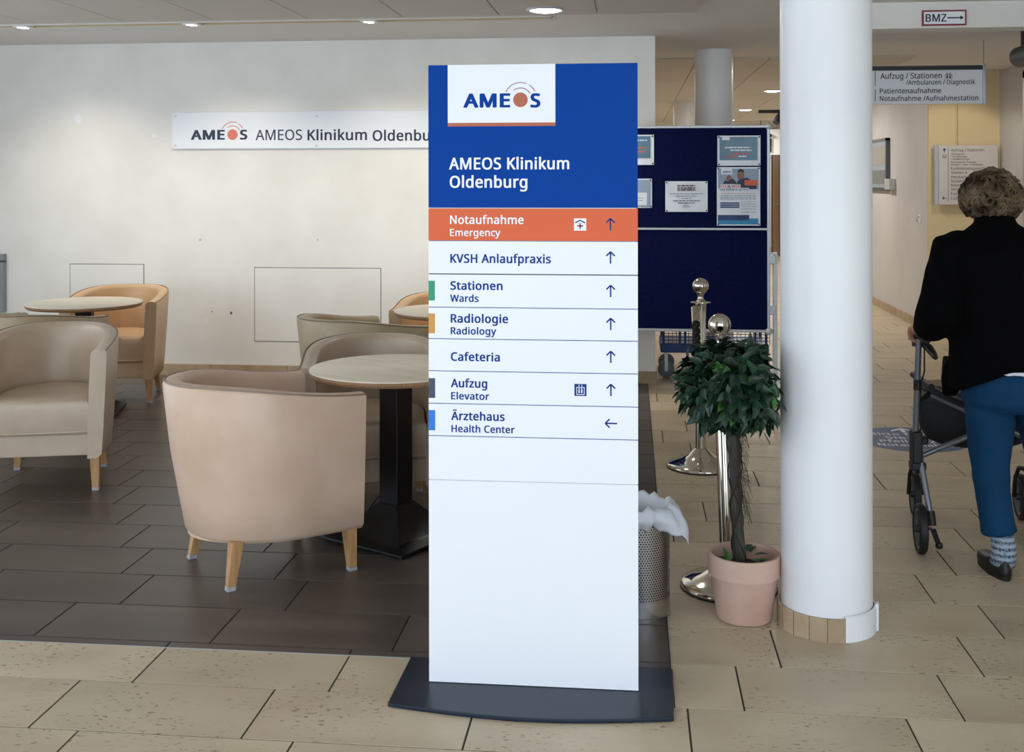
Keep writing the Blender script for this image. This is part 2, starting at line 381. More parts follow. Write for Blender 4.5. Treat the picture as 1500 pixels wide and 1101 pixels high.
# letter shapes: advance, corner points and faces, in thousandths of the type size
GLY = {' ': (209, '', ''),
'!': (216, '58,43 61,69 72,85 88,94 107,97 126,94 142,85 153,69 157,43 153,18 142,2 126,-8 107,-11 88,-8 72,2 61,18 131,161 85,161 65,573 151,573', '17,19,18 17,16,19 3,5,4 2,5,3 2,6,5 1,6,2 1,7,6 0,7,1 0,8,7 15,8,0 15,9,8 14,9,15 14,10,9 13,10,14 13,11,10 12,11,13'),
'&': (587, '244,581 284,578 318,567 345,549 366,524 378,494 383,458 374,411 350,372 313,338 268,308 423,159 442,186 457,216 469,250 479,286 550,286 536,237 518,191 496,150 468,114 585,0 490,0 420,67 394,46 366,28 336,13 303,2 265,-6 223,-8 171,-4 127,10 91,32 65,63 48,102 43,149 46,187 57,220 75,248 100,273 131,296 166,318 149,337 133,358 118,379 107,403 99,429 96,456 101,493 114,524 135,548 165,567 201,578 209,273 182,257 159,239 141,221 128,201 119,178 116,152 124,112 146,81 181,61 225,55 273,59 314,71 347,90 375,111 241,524 211,519 186,506 171,485 165,457 169,429 180,404 199,378 225,350 265,376 292,401 308,428 313,458 308,484 294,505 271,519', '52,1,0 51,1,52 51,2,1 50,2,51 50,3,2 50,4,3 49,4,50 49,68,4 68,83,4 83,5,4 48,69,49 69,68,49 48,70,69 82,5,83 48,71,70 81,5,82 81,6,5 47,71,48 47,72,71 80,6,81 79,6,80 79,7,6 47,73,72 46,73,47 46,74,73 45,74,46 78,7,79 78,8,7 45,75,74 44,75,45 77,8,78 43,75,44 43,76,75 76,8,77 76,9,8 42,76,43 42,9,76 42,10,9 41,10,42 40,10,41 40,53,10 53,11,10 39,53,40 14,16,15 14,17,16 39,54,53 67,11,53 38,54,39 38,55,54 13,17,14 37,55,38 37,56,55 13,18,17 37,57,56 36,57,37 12,18,13 36,58,57 12,19,18 35,58,36 11,19,12 35,59,58 67,19,11 35,60,59 67,20,19 34,60,35 67,21,20 34,61,60 66,23,67 23,21,67 33,61,34 65,23,66 33,62,61 64,23,65 64,24,23 22,21,23 32,62,33 32,63,62 63,24,64 32,24,63 32,25,24 31,25,32 31,26,25 31,27,26 30,27,31 30,28,27 29,28,30'),
'/': (298, '290,573 77,0 8,0 221,573', '2,0,3 2,1,0'),
'4': (459, '443,130 359,130 359,0 291,0 291,130 17,130 17,190 286,576 359,576 359,193 443,193 291,374 291,394 291,412 292,429 293,444 293,459 294,474 294,487 295,500 292,500 285,485 276,468 266,451 257,438 86,193 291,193', '6,20,7 20,8,7 20,19,8 19,9,8 6,21,20 18,9,19 17,9,18 6,22,21 16,9,17 6,23,22 15,9,16 6,24,23 14,9,15 6,25,24 13,9,14 12,9,13 11,9,12 26,9,11 6,26,25 6,9,26 6,10,9 6,0,10 5,0,6 3,1,4 3,2,1'),
'A': (512, '437,0 368,177 141,177 73,0 0,0 224,575 289,575 512,0 282,415 279,424 274,438 269,455 263,473 259,489 255,500 251,484 247,468 242,452 238,438 234,425 230,415 165,241 346,241', '4,6,5 4,14,6 14,7,6 4,15,14 13,7,14 12,7,13 4,16,15 11,7,12 4,17,16 10,7,11 4,18,17 4,19,18 9,7,10 4,20,19 8,7,9 4,21,20 22,7,8 4,2,21 2,22,21 2,1,22 1,7,22 4,3,2 0,7,1'),
'B': (521, '241,573 336,565 404,541 445,497 459,431 456,399 446,371 431,347 409,328 382,313 350,304 350,300 384,292 415,279 441,261 461,236 474,203 478,163 472,115 454,74 425,42 385,19 337,5 279,0 78,0 78,573 256,329 318,335 357,352 377,382 384,423 376,463 351,490 308,506 245,511 150,511 150,329 150,269 150,61 265,61 330,68 371,91 394,125 401,168 398,197 388,221 370,241 344,256 307,266 260,269', '24,35,25 35,0,25 35,1,0 35,2,1 35,34,2 34,3,2 24,36,35 33,3,34 32,3,33 32,4,3 31,4,32 30,4,31 30,5,4 29,5,30 29,6,5 28,6,29 28,7,6 27,7,28 27,8,7 26,8,27 24,37,36 37,26,36 37,8,26 37,9,8 37,10,9 37,11,10 37,12,11 37,13,12 37,49,13 49,14,13 24,38,37 48,14,49 47,14,48 47,15,14 46,15,47 45,15,46 45,16,15 44,16,45 44,17,16 43,17,44 42,17,43 42,18,17 41,18,42 41,19,18 40,19,41 40,20,19 39,20,40 24,39,38 24,20,39 24,21,20 24,22,21 24,23,22'),
'C': (507, '323,517 280,513 241,502 206,482 178,456 155,423 139,383 129,337 125,286 131,220 147,164 175,117 213,83 262,62 322,55 359,57 394,62 427,69 460,78 460,15 427,5 393,-2 356,-7 312,-8 232,1 166,28 115,72 78,131 56,203 49,287 53,349 67,406 89,456 120,499 159,534 206,559 261,575 324,581 367,578 409,572 448,561 482,547 453,486 425,497 394,508 360,515', '36,38,37 36,39,38 35,39,36 35,40,39 35,41,40 34,41,35 34,45,41 45,44,41 44,43,41 43,42,41 33,1,34 1,0,34 0,45,34 33,2,1 33,3,2 32,3,33 32,4,3 31,4,32 31,5,4 31,6,5 30,6,31 30,7,6 29,7,30 29,8,7 28,8,29 28,9,8 28,10,9 27,10,28 27,11,10 26,11,27 26,12,11 26,13,12 17,19,18 25,13,26 16,19,17 25,14,13 15,19,16 14,19,15 25,19,14 24,19,25 24,20,19 24,21,20 23,21,24 23,22,21'),
'D': (585, '536,292 528,203 501,131 457,74 399,33 325,8 237,0 78,0 78,573 254,573 335,565 404,540 460,501 502,446 528,377 460,289 454,359 435,415 404,457 361,487 308,505 244,511 150,511 150,62 228,62 329,76 402,119 446,190', '7,22,8 22,9,8 22,10,9 22,11,10 22,21,11 21,12,11 7,23,22 20,12,21 19,12,20 19,13,12 18,13,19 17,13,18 17,14,13 16,14,17 16,0,14 15,0,16 15,1,0 27,1,15 27,2,1 26,2,27 26,3,2 25,3,26 24,3,25 24,4,3 7,24,23 7,4,24 7,5,4 7,6,5'),
'E': (446, '398,0 78,0 78,573 398,573 398,509 150,509 150,330 383,330 383,268 150,268 150,63 398,63', '1,5,2 5,3,2 5,4,3 1,6,5 1,9,6 9,7,6 9,8,7 1,10,9 1,11,10 1,0,11'),
'F': (416, '150,0 78,0 78,573 398,573 398,509 150,509 150,306 383,306 383,243 150,243', '1,5,2 5,3,2 5,4,3 1,6,5 1,9,6 9,7,6 9,8,7 1,0,9'),
'G': (584, '326,302 524,302 524,22 478,8 431,-1 380,-6 323,-8 241,1 173,28 120,71 81,130 57,202 49,286 58,370 84,442 127,500 186,544 259,571 346,581 392,578 437,572 478,561 516,547 489,484 457,497 421,508 382,515 342,517 278,510 225,489 181,455 150,409 131,353 124,286 130,222 146,166 175,119 216,84 270,62 340,55 375,56 404,59 429,63 452,68 452,238 326,238', '17,19,18 17,20,19 17,21,20 16,21,17 16,22,21 16,26,22 26,25,22 25,24,22 24,23,22 15,27,16 27,26,16 15,28,27 15,29,28 14,29,15 14,30,29 14,31,30 13,31,14 13,32,31 12,32,13 12,33,32 45,1,0 45,44,1 44,2,1 11,33,12 11,34,33 43,2,44 11,35,34 10,35,11 10,36,35 9,36,10 9,37,36 9,38,37 8,38,9 42,2,43 41,2,42 8,39,38 40,2,41 39,2,40 8,2,39 7,2,8 7,3,2 7,4,3 6,4,7 6,5,4'),
'H': (594, '516,0 443,0 443,267 150,267 150,0 78,0 78,573 150,573 150,330 443,330 443,573 516,573', '5,7,6 5,8,7 9,11,10 9,0,11 5,3,8 3,9,8 3,2,9 2,0,9 5,4,3 1,0,2'),
'I': (272, '239,0 32,0 32,42 99,57 99,515 32,531 32,573 239,573 239,531 172,515 172,57 239,42', '5,7,6 5,8,7 4,8,5 4,9,8 3,9,4 3,10,9 2,10,3 2,11,10 1,11,2 1,0,11'),
'K': (496, '496,0 411,0 209,273 150,222 150,0 78,0 78,573 150,573 150,290 174,318 199,345 224,372 249,399 403,573 488,573 261,323', '5,7,6 5,8,7 12,14,13 12,15,14 11,15,12 10,15,11 9,15,10 9,0,15 8,2,9 2,0,9 5,3,8 3,2,8 1,0,2 5,4,3'),
'L': (420, '78,0 78,573 150,573 150,64 400,64 400,0', '0,2,1 0,3,2 0,4,3 0,5,4'),
'M': (727, '330,0 142,502 139,502 140,484 142,461 143,435 144,407 144,377 144,347 144,0 78,0 78,573 184,573 361,103 364,103 544,573 650,573 650,0 578,0 578,352 578,380 579,408 580,435 581,460 583,482 584,501 581,501 390,0', '10,2,11 2,12,11 2,1,12 1,13,12 14,26,15 26,16,15 26,25,16 25,17,16 10,3,2 0,13,1 14,27,26 24,17,25 10,4,3 23,17,24 10,5,4 22,17,23 10,6,5 21,17,22 20,17,21 10,7,6 19,17,20 10,8,7 18,17,19 10,9,8 0,14,13 0,27,14'),
'N': (609, '532,0 447,0 141,476 138,476 139,455 141,432 142,406 143,378 144,349 144,320 144,0 78,0 78,573 161,573 467,99 470,99 469,115 468,137 467,164 466,193 465,223 464,249 464,573 532,573', '11,3,12 3,13,12 3,2,13 2,14,13 21,23,22 21,0,23 11,4,3 1,14,2 11,5,4 11,6,5 11,7,6 11,8,7 11,9,8 11,10,9 20,0,21 19,0,20 18,0,19 17,0,18 16,0,17 15,0,16 1,15,14 1,0,15'),
'O': (626, '577,287 573,224 561,166 540,116 510,73 473,38 428,13 375,-3 314,-8 251,-3 196,13 151,39 114,73 85,116 65,167 53,224 49,288 56,370 78,442 114,500 166,545 232,572 314,581 393,572 459,545 510,501 547,442 570,370 125,287 130,220 145,163 171,117 207,83 255,62 314,55 373,62 420,83 456,117 481,163 496,220 501,287 490,384 456,457 398,503 314,518 255,511 207,490 171,457 145,411 130,354', '21,23,22 21,24,23 20,24,21 20,25,24 19,44,20 44,25,20 19,45,44 43,25,44 19,46,45 42,25,43 42,26,25 18,46,19 18,47,46 18,48,47 41,26,42 41,27,26 17,48,18 17,49,48 40,27,41 16,49,17 40,0,27 16,28,49 15,28,16 15,29,28 39,0,40 39,1,0 14,29,15 39,2,1 14,30,29 38,2,39 13,30,14 38,3,2 13,31,30 37,3,38 36,3,37 13,32,31 12,32,13 36,4,3 12,33,32 35,4,36 11,33,12 35,5,4 11,34,33 34,5,35 11,5,34 10,5,11 10,6,5 9,6,10 9,7,6 8,7,9'),
'P': (485, '229,573 326,562 393,528 431,475 444,404 441,370 433,336 417,306 395,278 364,255 324,238 275,227 216,223 150,223 150,0 78,0 78,573 223,511 150,511 150,285 208,285 258,288 298,296 330,311 352,334 365,363 370,401 361,449 334,484 289,504', '15,18,16 18,0,16 18,1,0 18,2,1 18,17,2 17,29,2 29,3,2 15,19,18 28,3,29 27,3,28 27,4,3 26,4,27 26,5,4 25,5,26 25,6,5 24,6,25 24,7,6 23,7,24 22,7,23 22,8,7 21,8,22 20,8,21 15,13,19 13,20,19 13,8,20 13,9,8 13,10,9 13,11,10 13,12,11 15,14,13'),
'R': (499, '236,573 301,568 353,555 393,532 422,500 439,460 444,410 440,368 427,334 408,306 385,285 358,269 330,257 487,0 403,0 264,237 150,237 150,0 78,0 78,573 232,510 150,510 150,298 236,298 296,304 338,325 362,359 370,407 366,440 355,467 336,486 310,500 275,507', '18,21,19 21,0,19 21,1,0 21,2,1 21,3,2 21,20,3 20,4,3 18,22,21 32,4,20 31,4,32 31,5,4 30,5,31 29,5,30 28,5,29 28,6,5 27,6,28 27,7,6 26,7,27 26,8,7 25,8,26 25,9,8 24,9,25 24,10,9 23,10,24 18,16,22 16,23,22 16,10,23 16,11,10 16,12,11 16,15,12 15,13,12 18,17,16 14,13,15'),
'S': (440, '403,153 396,106 378,66 348,35 307,11 257,-3 198,-8 167,-7 137,-5 109,-1 83,4 61,11 41,19 41,88 73,76 113,65 156,57 201,55 240,57 273,66 298,79 316,98 327,120 330,147 327,173 318,194 302,213 277,230 242,247 196,265 161,279 131,294 106,311 85,330 69,351 57,375 50,403 48,435 54,477 71,513 99,542 136,563 180,576 231,581 276,578 318,572 355,562 389,549 366,487 336,499 302,508 266,515 229,517 196,515 169,507 148,494 133,478 124,457 121,434 124,407 133,386 149,367 172,351 204,335 246,318 293,299 332,279 362,255 385,228 398,194', '42,44,43 42,45,44 41,45,42 41,46,45 40,46,41 40,47,46 40,51,47 51,50,47 50,49,47 49,48,47 39,52,40 52,51,40 39,53,52 39,54,53 38,54,39 38,55,54 38,56,55 38,57,56 37,57,38 37,58,57 36,58,37 36,59,58 36,60,59 35,60,36 35,61,60 34,61,35 34,62,61 34,63,62 33,63,34 33,64,63 32,64,33 32,65,64 31,65,32 31,66,65 30,66,31 29,66,30 29,67,66 28,67,29 28,68,67 27,68,28 26,68,27 26,69,68 25,69,26 25,0,69 24,0,25 23,0,24 23,1,0 22,1,23 21,1,22 21,2,1 20,2,21 12,14,13 19,2,20 12,15,14 19,3,2 18,3,19 12,16,15 17,3,18 12,17,16 12,3,17 12,4,3 11,4,12 11,5,4 10,5,11 9,5,10 8,5,9 8,6,5 7,6,8'),
'T': (446, '259,0 187,0 187,509 8,509 8,573 437,573 437,509 259,509', '3,5,4 3,6,5 1,7,2 1,0,7'),
'U': (586, '513,202 507,146 489,95 459,52 416,20 360,-1 290,-8 196,7 128,50 86,118 72,204 72,573 144,573 144,201 154,139 182,93 228,64 294,55 342,59 379,73 407,96 427,126 438,161 442,202 442,573 513,573', '10,12,11 10,13,12 23,25,24 23,0,25 9,13,10 22,0,23 22,1,0 9,14,13 21,1,22 21,2,1 9,15,14 20,2,21 8,15,9 19,2,20 19,3,2 8,16,15 18,3,19 8,17,16 17,3,18 8,3,17 8,4,3 7,4,8 7,5,4 6,5,7'),
'V': (481, '481,573 277,0 204,0 0,573 75,573 204,205 213,182 220,160 226,139 231,119 236,100 241,80 245,100 250,119 255,140 262,161 269,183 277,207 405,573', '2,4,3 2,5,4 17,0,18 17,1,0 16,1,17 2,6,5 15,1,16 2,7,6 14,1,15 2,8,7 13,1,14 2,9,8 12,1,13 2,10,9 11,1,12 2,11,10 2,1,11'),
'W': (746, '735,573 583,0 510,0 399,375 394,392 389,410 384,427 380,443 376,458 373,471 371,481 370,488 369,481 367,471 364,458 361,443 357,427 352,409 348,391 342,373 234,0 161,0 10,573 85,573 174,223 179,205 183,186 187,169 190,151 194,134 196,118 199,102 201,87 204,103 206,119 210,137 213,154 218,173 222,191 227,209 232,227 333,573 407,573 512,225 518,206 523,187 527,169 532,151 535,133 538,117 541,101 544,87 547,107 550,129 555,151 560,175 566,199 572,224 660,573', '21,23,22 21,24,23 40,42,41 40,11,42 11,43,42 57,0,58 57,1,0 40,12,11 10,43,11 40,13,12 9,43,10 40,14,13 8,43,9 40,15,14 7,43,8 40,16,15 6,43,7 5,43,6 40,17,16 4,43,5 40,18,17 3,43,4 40,19,18 2,43,3 40,20,19 39,20,40 2,44,43 56,1,57 21,25,24 38,20,39 2,45,44 21,26,25 55,1,56 37,20,38 2,46,45 21,27,26 54,1,55 36,20,37 2,47,46 21,28,27 35,20,36 53,1,54 21,29,28 2,48,47 34,20,35 21,30,29 2,49,48 52,1,53 33,20,34 21,31,30 2,50,49 51,1,52 32,20,33 21,32,31 2,51,50 21,20,32 2,1,51'),
'Z': (459, '427,0 30,0 30,55 332,508 40,508 40,573 419,573 419,518 118,64 427,64', '4,6,5 4,7,6 4,3,7 3,8,7 2,8,3 2,9,8 2,0,9 1,0,2'),
'a': (450, '231,437 299,428 347,403 376,358 385,293 385,0 334,0 320,61 317,61 298,40 279,22 258,9 234,-1 206,-6 172,-8 136,-5 103,6 75,23 55,48 41,80 37,119 50,176 87,219 152,245 243,257 316,259 316,285 310,330 293,359 265,375 227,380 194,378 163,370 133,359 106,347 84,400 115,414 151,426 190,434 252,208 184,200 141,182 118,155 110,119 115,87 132,66 157,53 188,49 238,56 279,79 306,117 315,172 315,210', '38,1,0 37,1,38 37,2,1 36,2,37 35,2,36 35,29,2 29,3,2 34,33,35 33,32,35 32,31,35 31,30,35 30,29,35 28,3,29 27,3,28 27,4,3 26,4,27 26,5,4 25,5,26 24,52,25 52,5,25 23,52,24 22,52,23 21,40,22 40,39,22 39,52,22 51,5,52 21,41,40 21,42,41 20,42,21 50,5,51 20,43,42 19,43,20 19,44,43 49,7,50 7,5,50 19,45,44 18,45,19 48,8,49 8,7,49 18,46,45 48,9,8 6,5,7 47,9,48 18,47,46 18,9,47 17,9,18 17,10,9 16,10,17 16,11,10 16,12,11 15,12,16 15,13,12 14,13,15'),
'b': (493, '139,461 138,435 138,410 136,389 135,373 139,373 161,398 189,419 226,432 272,437 344,423 401,381 437,312 449,215 444,147 427,91 400,48 365,17 322,-2 272,-8 226,-3 189,10 161,31 139,55 133,55 119,0 68,0 68,609 139,609 260,379 219,374 188,361 165,339 150,308 142,268 139,217 139,214 145,144 165,93 202,61 261,51 312,61 348,93 369,145 376,216 369,287 348,338 311,368', '26,28,27 26,0,28 26,1,0 8,10,9 26,2,1 7,10,8 7,11,10 6,11,7 26,3,2 5,29,6 29,11,6 26,4,3 29,47,11 47,12,11 5,30,29 5,31,30 26,5,4 26,33,5 33,32,5 32,31,5 46,12,47 45,12,46 45,13,12 26,34,33 44,13,45 26,35,34 26,36,35 43,13,44 43,14,13 26,37,36 43,15,14 42,15,43 26,38,37 41,15,42 26,24,38 24,39,38 41,16,15 40,16,41 24,23,39 23,40,39 26,25,24 22,40,23 22,16,40 22,17,16 21,17,22 21,18,17 20,18,21 20,19,18'),
'c': (385, '241,-8 187,-2 139,15 99,45 69,87 50,143 44,213 51,284 71,342 102,385 142,415 191,432 245,438 278,436 309,431 336,424 358,415 337,356 316,363 292,370 267,374 244,376 204,371 172,358 148,335 131,303 120,263 117,213 120,166 131,126 148,94 172,71 202,58 240,53 273,55 302,60 328,68 351,78 351,15 328,5 304,-2 275,-7', '11,13,12 11,14,13 10,14,11 10,15,14 10,16,15 9,16,10 9,21,16 21,20,16 20,19,16 19,18,16 18,17,16 8,22,9 22,21,9 8,23,22 8,24,23 7,24,8 7,25,24 7,26,25 6,26,7 6,27,26 6,28,27 5,28,6 5,29,28 4,29,5 4,30,29 4,31,30 3,31,4 36,38,37 3,32,31 35,38,36 34,38,35 3,33,32 33,38,34 3,38,33 2,38,3 1,38,2 1,39,38 1,40,39 1,41,40 0,41,1'),
'd': (493, '221,-8 148,6 92,48 56,117 44,214 56,311 93,381 149,424 221,438 253,436 280,429 303,420 323,407 340,391 354,374 359,374 358,387 356,405 355,424 354,438 354,609 425,609 425,0 368,0 358,58 354,58 340,40 323,24 303,11 279,1 252,-6 232,51 290,60 328,88 348,135 355,200 355,213 349,284 329,336 291,369 231,379 181,368 146,334 124,281 117,213 124,144 146,93 181,61', '19,21,20 19,22,21 7,9,8 18,22,19 7,10,9 7,11,10 6,11,7 17,22,18 6,12,11 6,13,12 16,22,17 6,40,13 40,14,13 15,22,16 5,41,6 41,40,6 39,14,40 39,15,14 39,38,15 38,37,15 37,22,15 5,42,41 5,43,42 4,43,5 36,22,37 4,44,43 3,44,4 35,22,36 3,45,44 34,22,35 3,46,45 33,22,34 2,46,3 2,47,46 32,24,33 24,22,33 2,31,47 31,25,32 25,24,32 31,26,25 23,22,24 2,26,31 1,26,2 1,27,26 1,28,27 1,29,28 0,29,1 0,30,29'),
'e': (452, '234,438 286,432 329,414 364,385 390,346 406,299 411,244 411,201 117,201 127,137 154,90 197,62 254,52 293,54 327,60 359,69 392,82 392,20 359,8 327,-1 292,-6 251,-8 194,-2 143,17 101,48 70,91 51,146 44,212 50,277 68,333 96,378 134,411 181,431 233,380 188,372 154,348 130,309 119,257 338,257 335,292 326,322 312,346 292,364 266,376', '32,1,0 32,2,1 31,2,32 31,3,2 30,3,31 30,33,3 33,43,3 43,4,3 30,34,33 29,34,30 42,4,43 29,35,34 41,4,42 29,36,35 41,5,4 40,5,41 28,36,29 39,5,40 28,37,36 39,6,5 38,6,39 27,37,28 27,38,37 27,6,38 27,7,6 26,8,27 8,7,27 26,9,8 25,9,26 25,10,9 24,10,25 24,11,10 15,17,16 14,17,15 24,12,11 13,17,14 12,17,13 24,17,12 23,17,24 23,18,17 22,18,23 22,19,18 22,20,19 21,20,22'),
'f': (276, '266,375 158,375 158,0 87,0 87,375 12,375 12,408 87,432 87,457 92,507 104,547 124,577 152,597 186,609 227,613 252,612 274,609 294,604 310,599 292,544 278,548 262,552 245,555 228,556 197,550 175,532 162,502 158,458 158,430 266,430', '13,15,14 13,16,15 12,16,13 12,17,16 12,18,17 12,19,18 11,21,12 21,20,12 20,19,12 10,23,11 23,22,11 22,21,11 10,24,23 10,25,24 9,25,10 9,26,25 8,26,9 8,27,26 8,28,27 7,28,8 6,28,7 6,29,28 6,0,29 5,0,6 3,1,4 3,2,1'),
'g': (493, '221,438 261,434 297,422 329,402 355,373 359,373 369,430 425,430 425,-7 420,-63 404,-109 378,-146 341,-172 293,-187 233,-192 188,-191 147,-186 110,-177 78,-165 78,-100 111,-114 149,-125 191,-132 237,-134 286,-126 324,-101 347,-63 355,-13 355,4 355,16 356,32 357,47 358,57 354,57 329,28 299,8 263,-4 221,-8 147,7 91,51 56,121 44,214 56,306 91,377 147,423 230,379 197,374 169,359 147,336 130,303 120,262 117,213 124,143 146,92 182,60 232,50 262,52 288,58 309,69 326,85 340,105 349,131 354,161 356,197 356,214 353,267 343,309 326,340 302,362 270,374', '44,1,0 44,2,1 5,7,6 5,8,7 43,2,44 43,3,2 43,45,3 45,4,3 43,46,45 69,4,45 42,46,43 68,4,69 42,47,46 68,5,4 68,67,5 67,66,5 66,8,5 42,48,47 42,49,48 65,8,66 41,49,42 41,50,49 64,8,65 41,51,50 40,51,41 63,8,64 40,52,51 62,8,63 61,8,62 40,53,52 60,8,61 39,53,40 59,32,60 32,8,60 39,54,53 58,32,59 57,32,58 39,55,54 56,33,57 33,32,57 56,34,33 31,8,32 55,34,56 38,55,39 38,34,55 30,8,31 29,8,30 38,35,34 28,8,29 38,36,35 37,36,38 27,8,28 27,9,8 26,9,27 25,9,26 25,10,9 18,20,19 24,10,25 24,11,10 18,21,20 18,22,21 23,11,24 18,23,22 18,11,23 18,12,11 17,12,18 17,13,12 16,13,17 15,13,16 15,14,13'),
'h': (496, '139,431 138,415 138,399 136,384 135,370 140,370 155,391 174,407 196,420 221,429 247,435 273,437 321,433 360,421 391,400 413,370 426,330 431,280 431,0 361,0 361,275 355,321 338,353 308,372 265,379 222,374 189,360 166,338 150,308 142,269 139,222 139,0 68,0 68,609 139,609', '32,34,33 32,0,34 10,12,11 9,12,10 9,13,12 32,1,0 8,13,9 8,14,13 7,14,8 32,2,1 6,14,7 6,15,14 32,3,2 5,24,6 24,15,6 32,4,3 5,25,24 23,15,24 5,26,25 22,15,23 32,5,4 32,28,5 28,27,5 27,26,5 22,16,15 21,16,22 21,17,16 20,17,21 32,29,28 20,18,17 19,18,20 32,30,29 32,31,30'),
'i': (207, '104,591 119,588 133,580 142,566 145,546 142,526 133,512 119,504 104,501 88,504 75,512 66,526 63,546 66,566 75,580 88,588 139,430 139,0 68,0 68,430', '18,16,19 18,17,16 15,1,0 14,1,15 14,2,1 13,2,14 13,3,2 12,3,13 12,4,3 11,4,12 11,5,4 10,5,11 10,6,5 9,6,10 9,7,6 8,7,9'),
'k': (428, '138,291 138,276 137,257 136,238 135,221 138,221 144,229 152,240 162,252 172,264 181,276 189,285 326,430 409,430 235,246 421,0 336,0 187,200 138,158 138,0 68,0 68,609 138,609', '20,22,21 20,0,22 11,13,12 11,14,13 20,1,0 10,14,11 20,2,1 9,14,10 8,14,9 20,3,2 7,14,8 7,15,14 6,17,7 17,15,7 20,4,3 5,17,6 20,5,4 20,18,5 18,17,5 16,15,17 20,19,18'),
'l': (207, '139,0 68,0 68,609 139,609', '1,3,2 1,0,3'),
'm': (750, '540,438 603,429 649,401 676,352 685,280 685,0 615,0 615,277 610,321 594,353 567,372 528,379 474,369 438,342 418,298 411,237 411,0 342,0 342,277 339,308 332,333 320,353 303,367 281,376 253,379 215,374 185,360 164,338 150,308 141,269 139,223 139,0 68,0 68,430 125,430 136,371 140,371 155,392 173,409 194,422 217,431 241,436 266,438 312,433 349,420 378,398 398,366 402,366 427,398 461,420 499,433', '41,43,42 50,1,0 40,43,41 40,44,43 49,1,50 39,44,40 32,34,33 32,35,34 49,2,1 38,44,39 38,45,44 48,2,49 37,45,38 48,10,2 10,3,2 37,46,45 47,11,48 11,10,48 36,24,37 24,46,37 36,25,24 23,46,24 47,12,11 22,46,23 36,26,25 9,3,10 32,36,35 32,28,36 28,27,36 27,26,36 47,13,12 21,46,22 21,47,46 21,13,47 20,13,21 8,3,9 8,4,3 20,14,13 19,14,20 7,4,8 32,29,28 18,14,19 18,15,14 7,5,4 17,15,18 6,5,7 32,30,29 17,16,15 32,31,30'),
'n': (496, '275,438 343,429 391,401 421,352 431,280 431,0 361,0 361,275 355,321 338,353 308,372 265,379 204,368 166,338 146,289 139,223 139,0 68,0 68,430 125,430 136,371 140,371 156,392 175,409 198,422 222,431 248,436', '26,1,0 25,1,26 24,1,25 17,19,18 17,20,19 24,2,1 23,2,24 22,2,23 22,11,2 11,10,2 10,3,2 21,11,22 21,12,11 9,3,10 17,21,20 17,14,21 14,13,21 13,12,21 8,3,9 8,4,3 7,4,8 17,15,14 7,5,4 6,5,7 17,16,15'),
'o': (485, '442,216 438,165 428,121 411,82 388,51 359,25 324,7 285,-4 241,-8 200,-4 163,7 129,25 100,51 77,82 59,121 48,165 44,216 50,282 68,336 97,380 137,412 186,431 244,438 299,431 347,412 387,380 417,336 436,282 117,216 120,169 130,128 147,95 172,71 203,56 243,51 282,56 314,71 339,95 356,128 366,169 369,216 365,263 355,303 338,335 314,359 282,374 242,379 185,368 147,335 124,284', '21,23,22 20,23,21 20,24,23 19,24,20 19,25,24 18,47,19 47,46,19 46,25,19 46,45,25 45,26,25 44,26,45 18,48,47 43,26,44 17,48,18 43,27,26 17,49,48 42,27,43 41,27,42 17,28,49 16,28,17 41,0,27 40,0,41 15,28,16 15,29,28 39,0,40 39,1,0 15,30,29 38,1,39 14,30,15 38,2,1 14,31,30 37,2,38 13,31,14 37,3,2 13,32,31 36,3,37 12,32,13 36,4,3 12,33,32 35,4,36 12,34,33 34,4,35 11,34,12 11,4,34 11,5,4 10,5,11 10,6,5 9,6,10 9,7,6 8,7,9'),
'p': (493, '273,438 344,424 401,383 437,313 449,216 444,148 427,93 401,49 365,17 322,-2 272,-8 241,-6 213,1 190,11 170,24 153,38 139,55 134,55 136,39 137,20 138,1 139,-16 139,-192 68,-192 68,430 126,430 136,371 139,371 153,389 170,405 189,419 213,429 240,436 260,379 221,374 190,362 167,342 152,313 142,275 139,229 139,216 142,167 150,126 165,93 188,70 220,55 261,51 297,56 326,72 348,98 364,131 373,171 376,217 369,283 348,334 311,367', '32,1,0 31,1,32 23,25,24 23,26,25 30,1,31 30,2,1 29,2,30 28,2,29 27,33,28 33,2,28 33,55,2 55,3,2 27,34,33 27,35,34 23,27,26 23,38,27 38,37,27 37,36,27 36,35,27 54,3,55 53,3,54 53,4,3 52,4,53 23,39,38 23,40,39 51,4,52 23,41,40 51,5,4 50,5,51 23,42,41 50,6,5 49,6,50 23,17,42 17,43,42 48,6,49 17,44,43 48,7,6 47,7,48 17,45,44 46,7,47 17,16,45 16,46,45 23,18,17 15,46,16 15,7,46 15,8,7 23,19,18 14,8,15 13,8,14 23,20,19 13,9,8 12,9,13 11,9,12 23,21,20 11,10,9 23,22,21'),
'r': (331, '269,438 281,438 295,437 308,435 319,433 310,368 299,370 287,372 275,373 264,374 240,371 217,363 195,351 176,334 161,313 149,289 141,261 139,229 139,0 68,0 68,430 126,430 134,351 137,351 152,374 170,395 191,413 214,426 240,435', '28,1,0 28,2,1 28,3,2 28,4,3 27,4,28 27,5,4 19,21,20 19,22,21 26,5,27 25,6,26 6,5,26 24,9,25 9,8,25 8,7,25 7,6,25 23,10,24 10,9,24 23,11,10 23,12,11 19,23,22 19,15,23 15,14,23 14,13,23 13,12,23 19,16,15 19,17,16 19,18,17'),
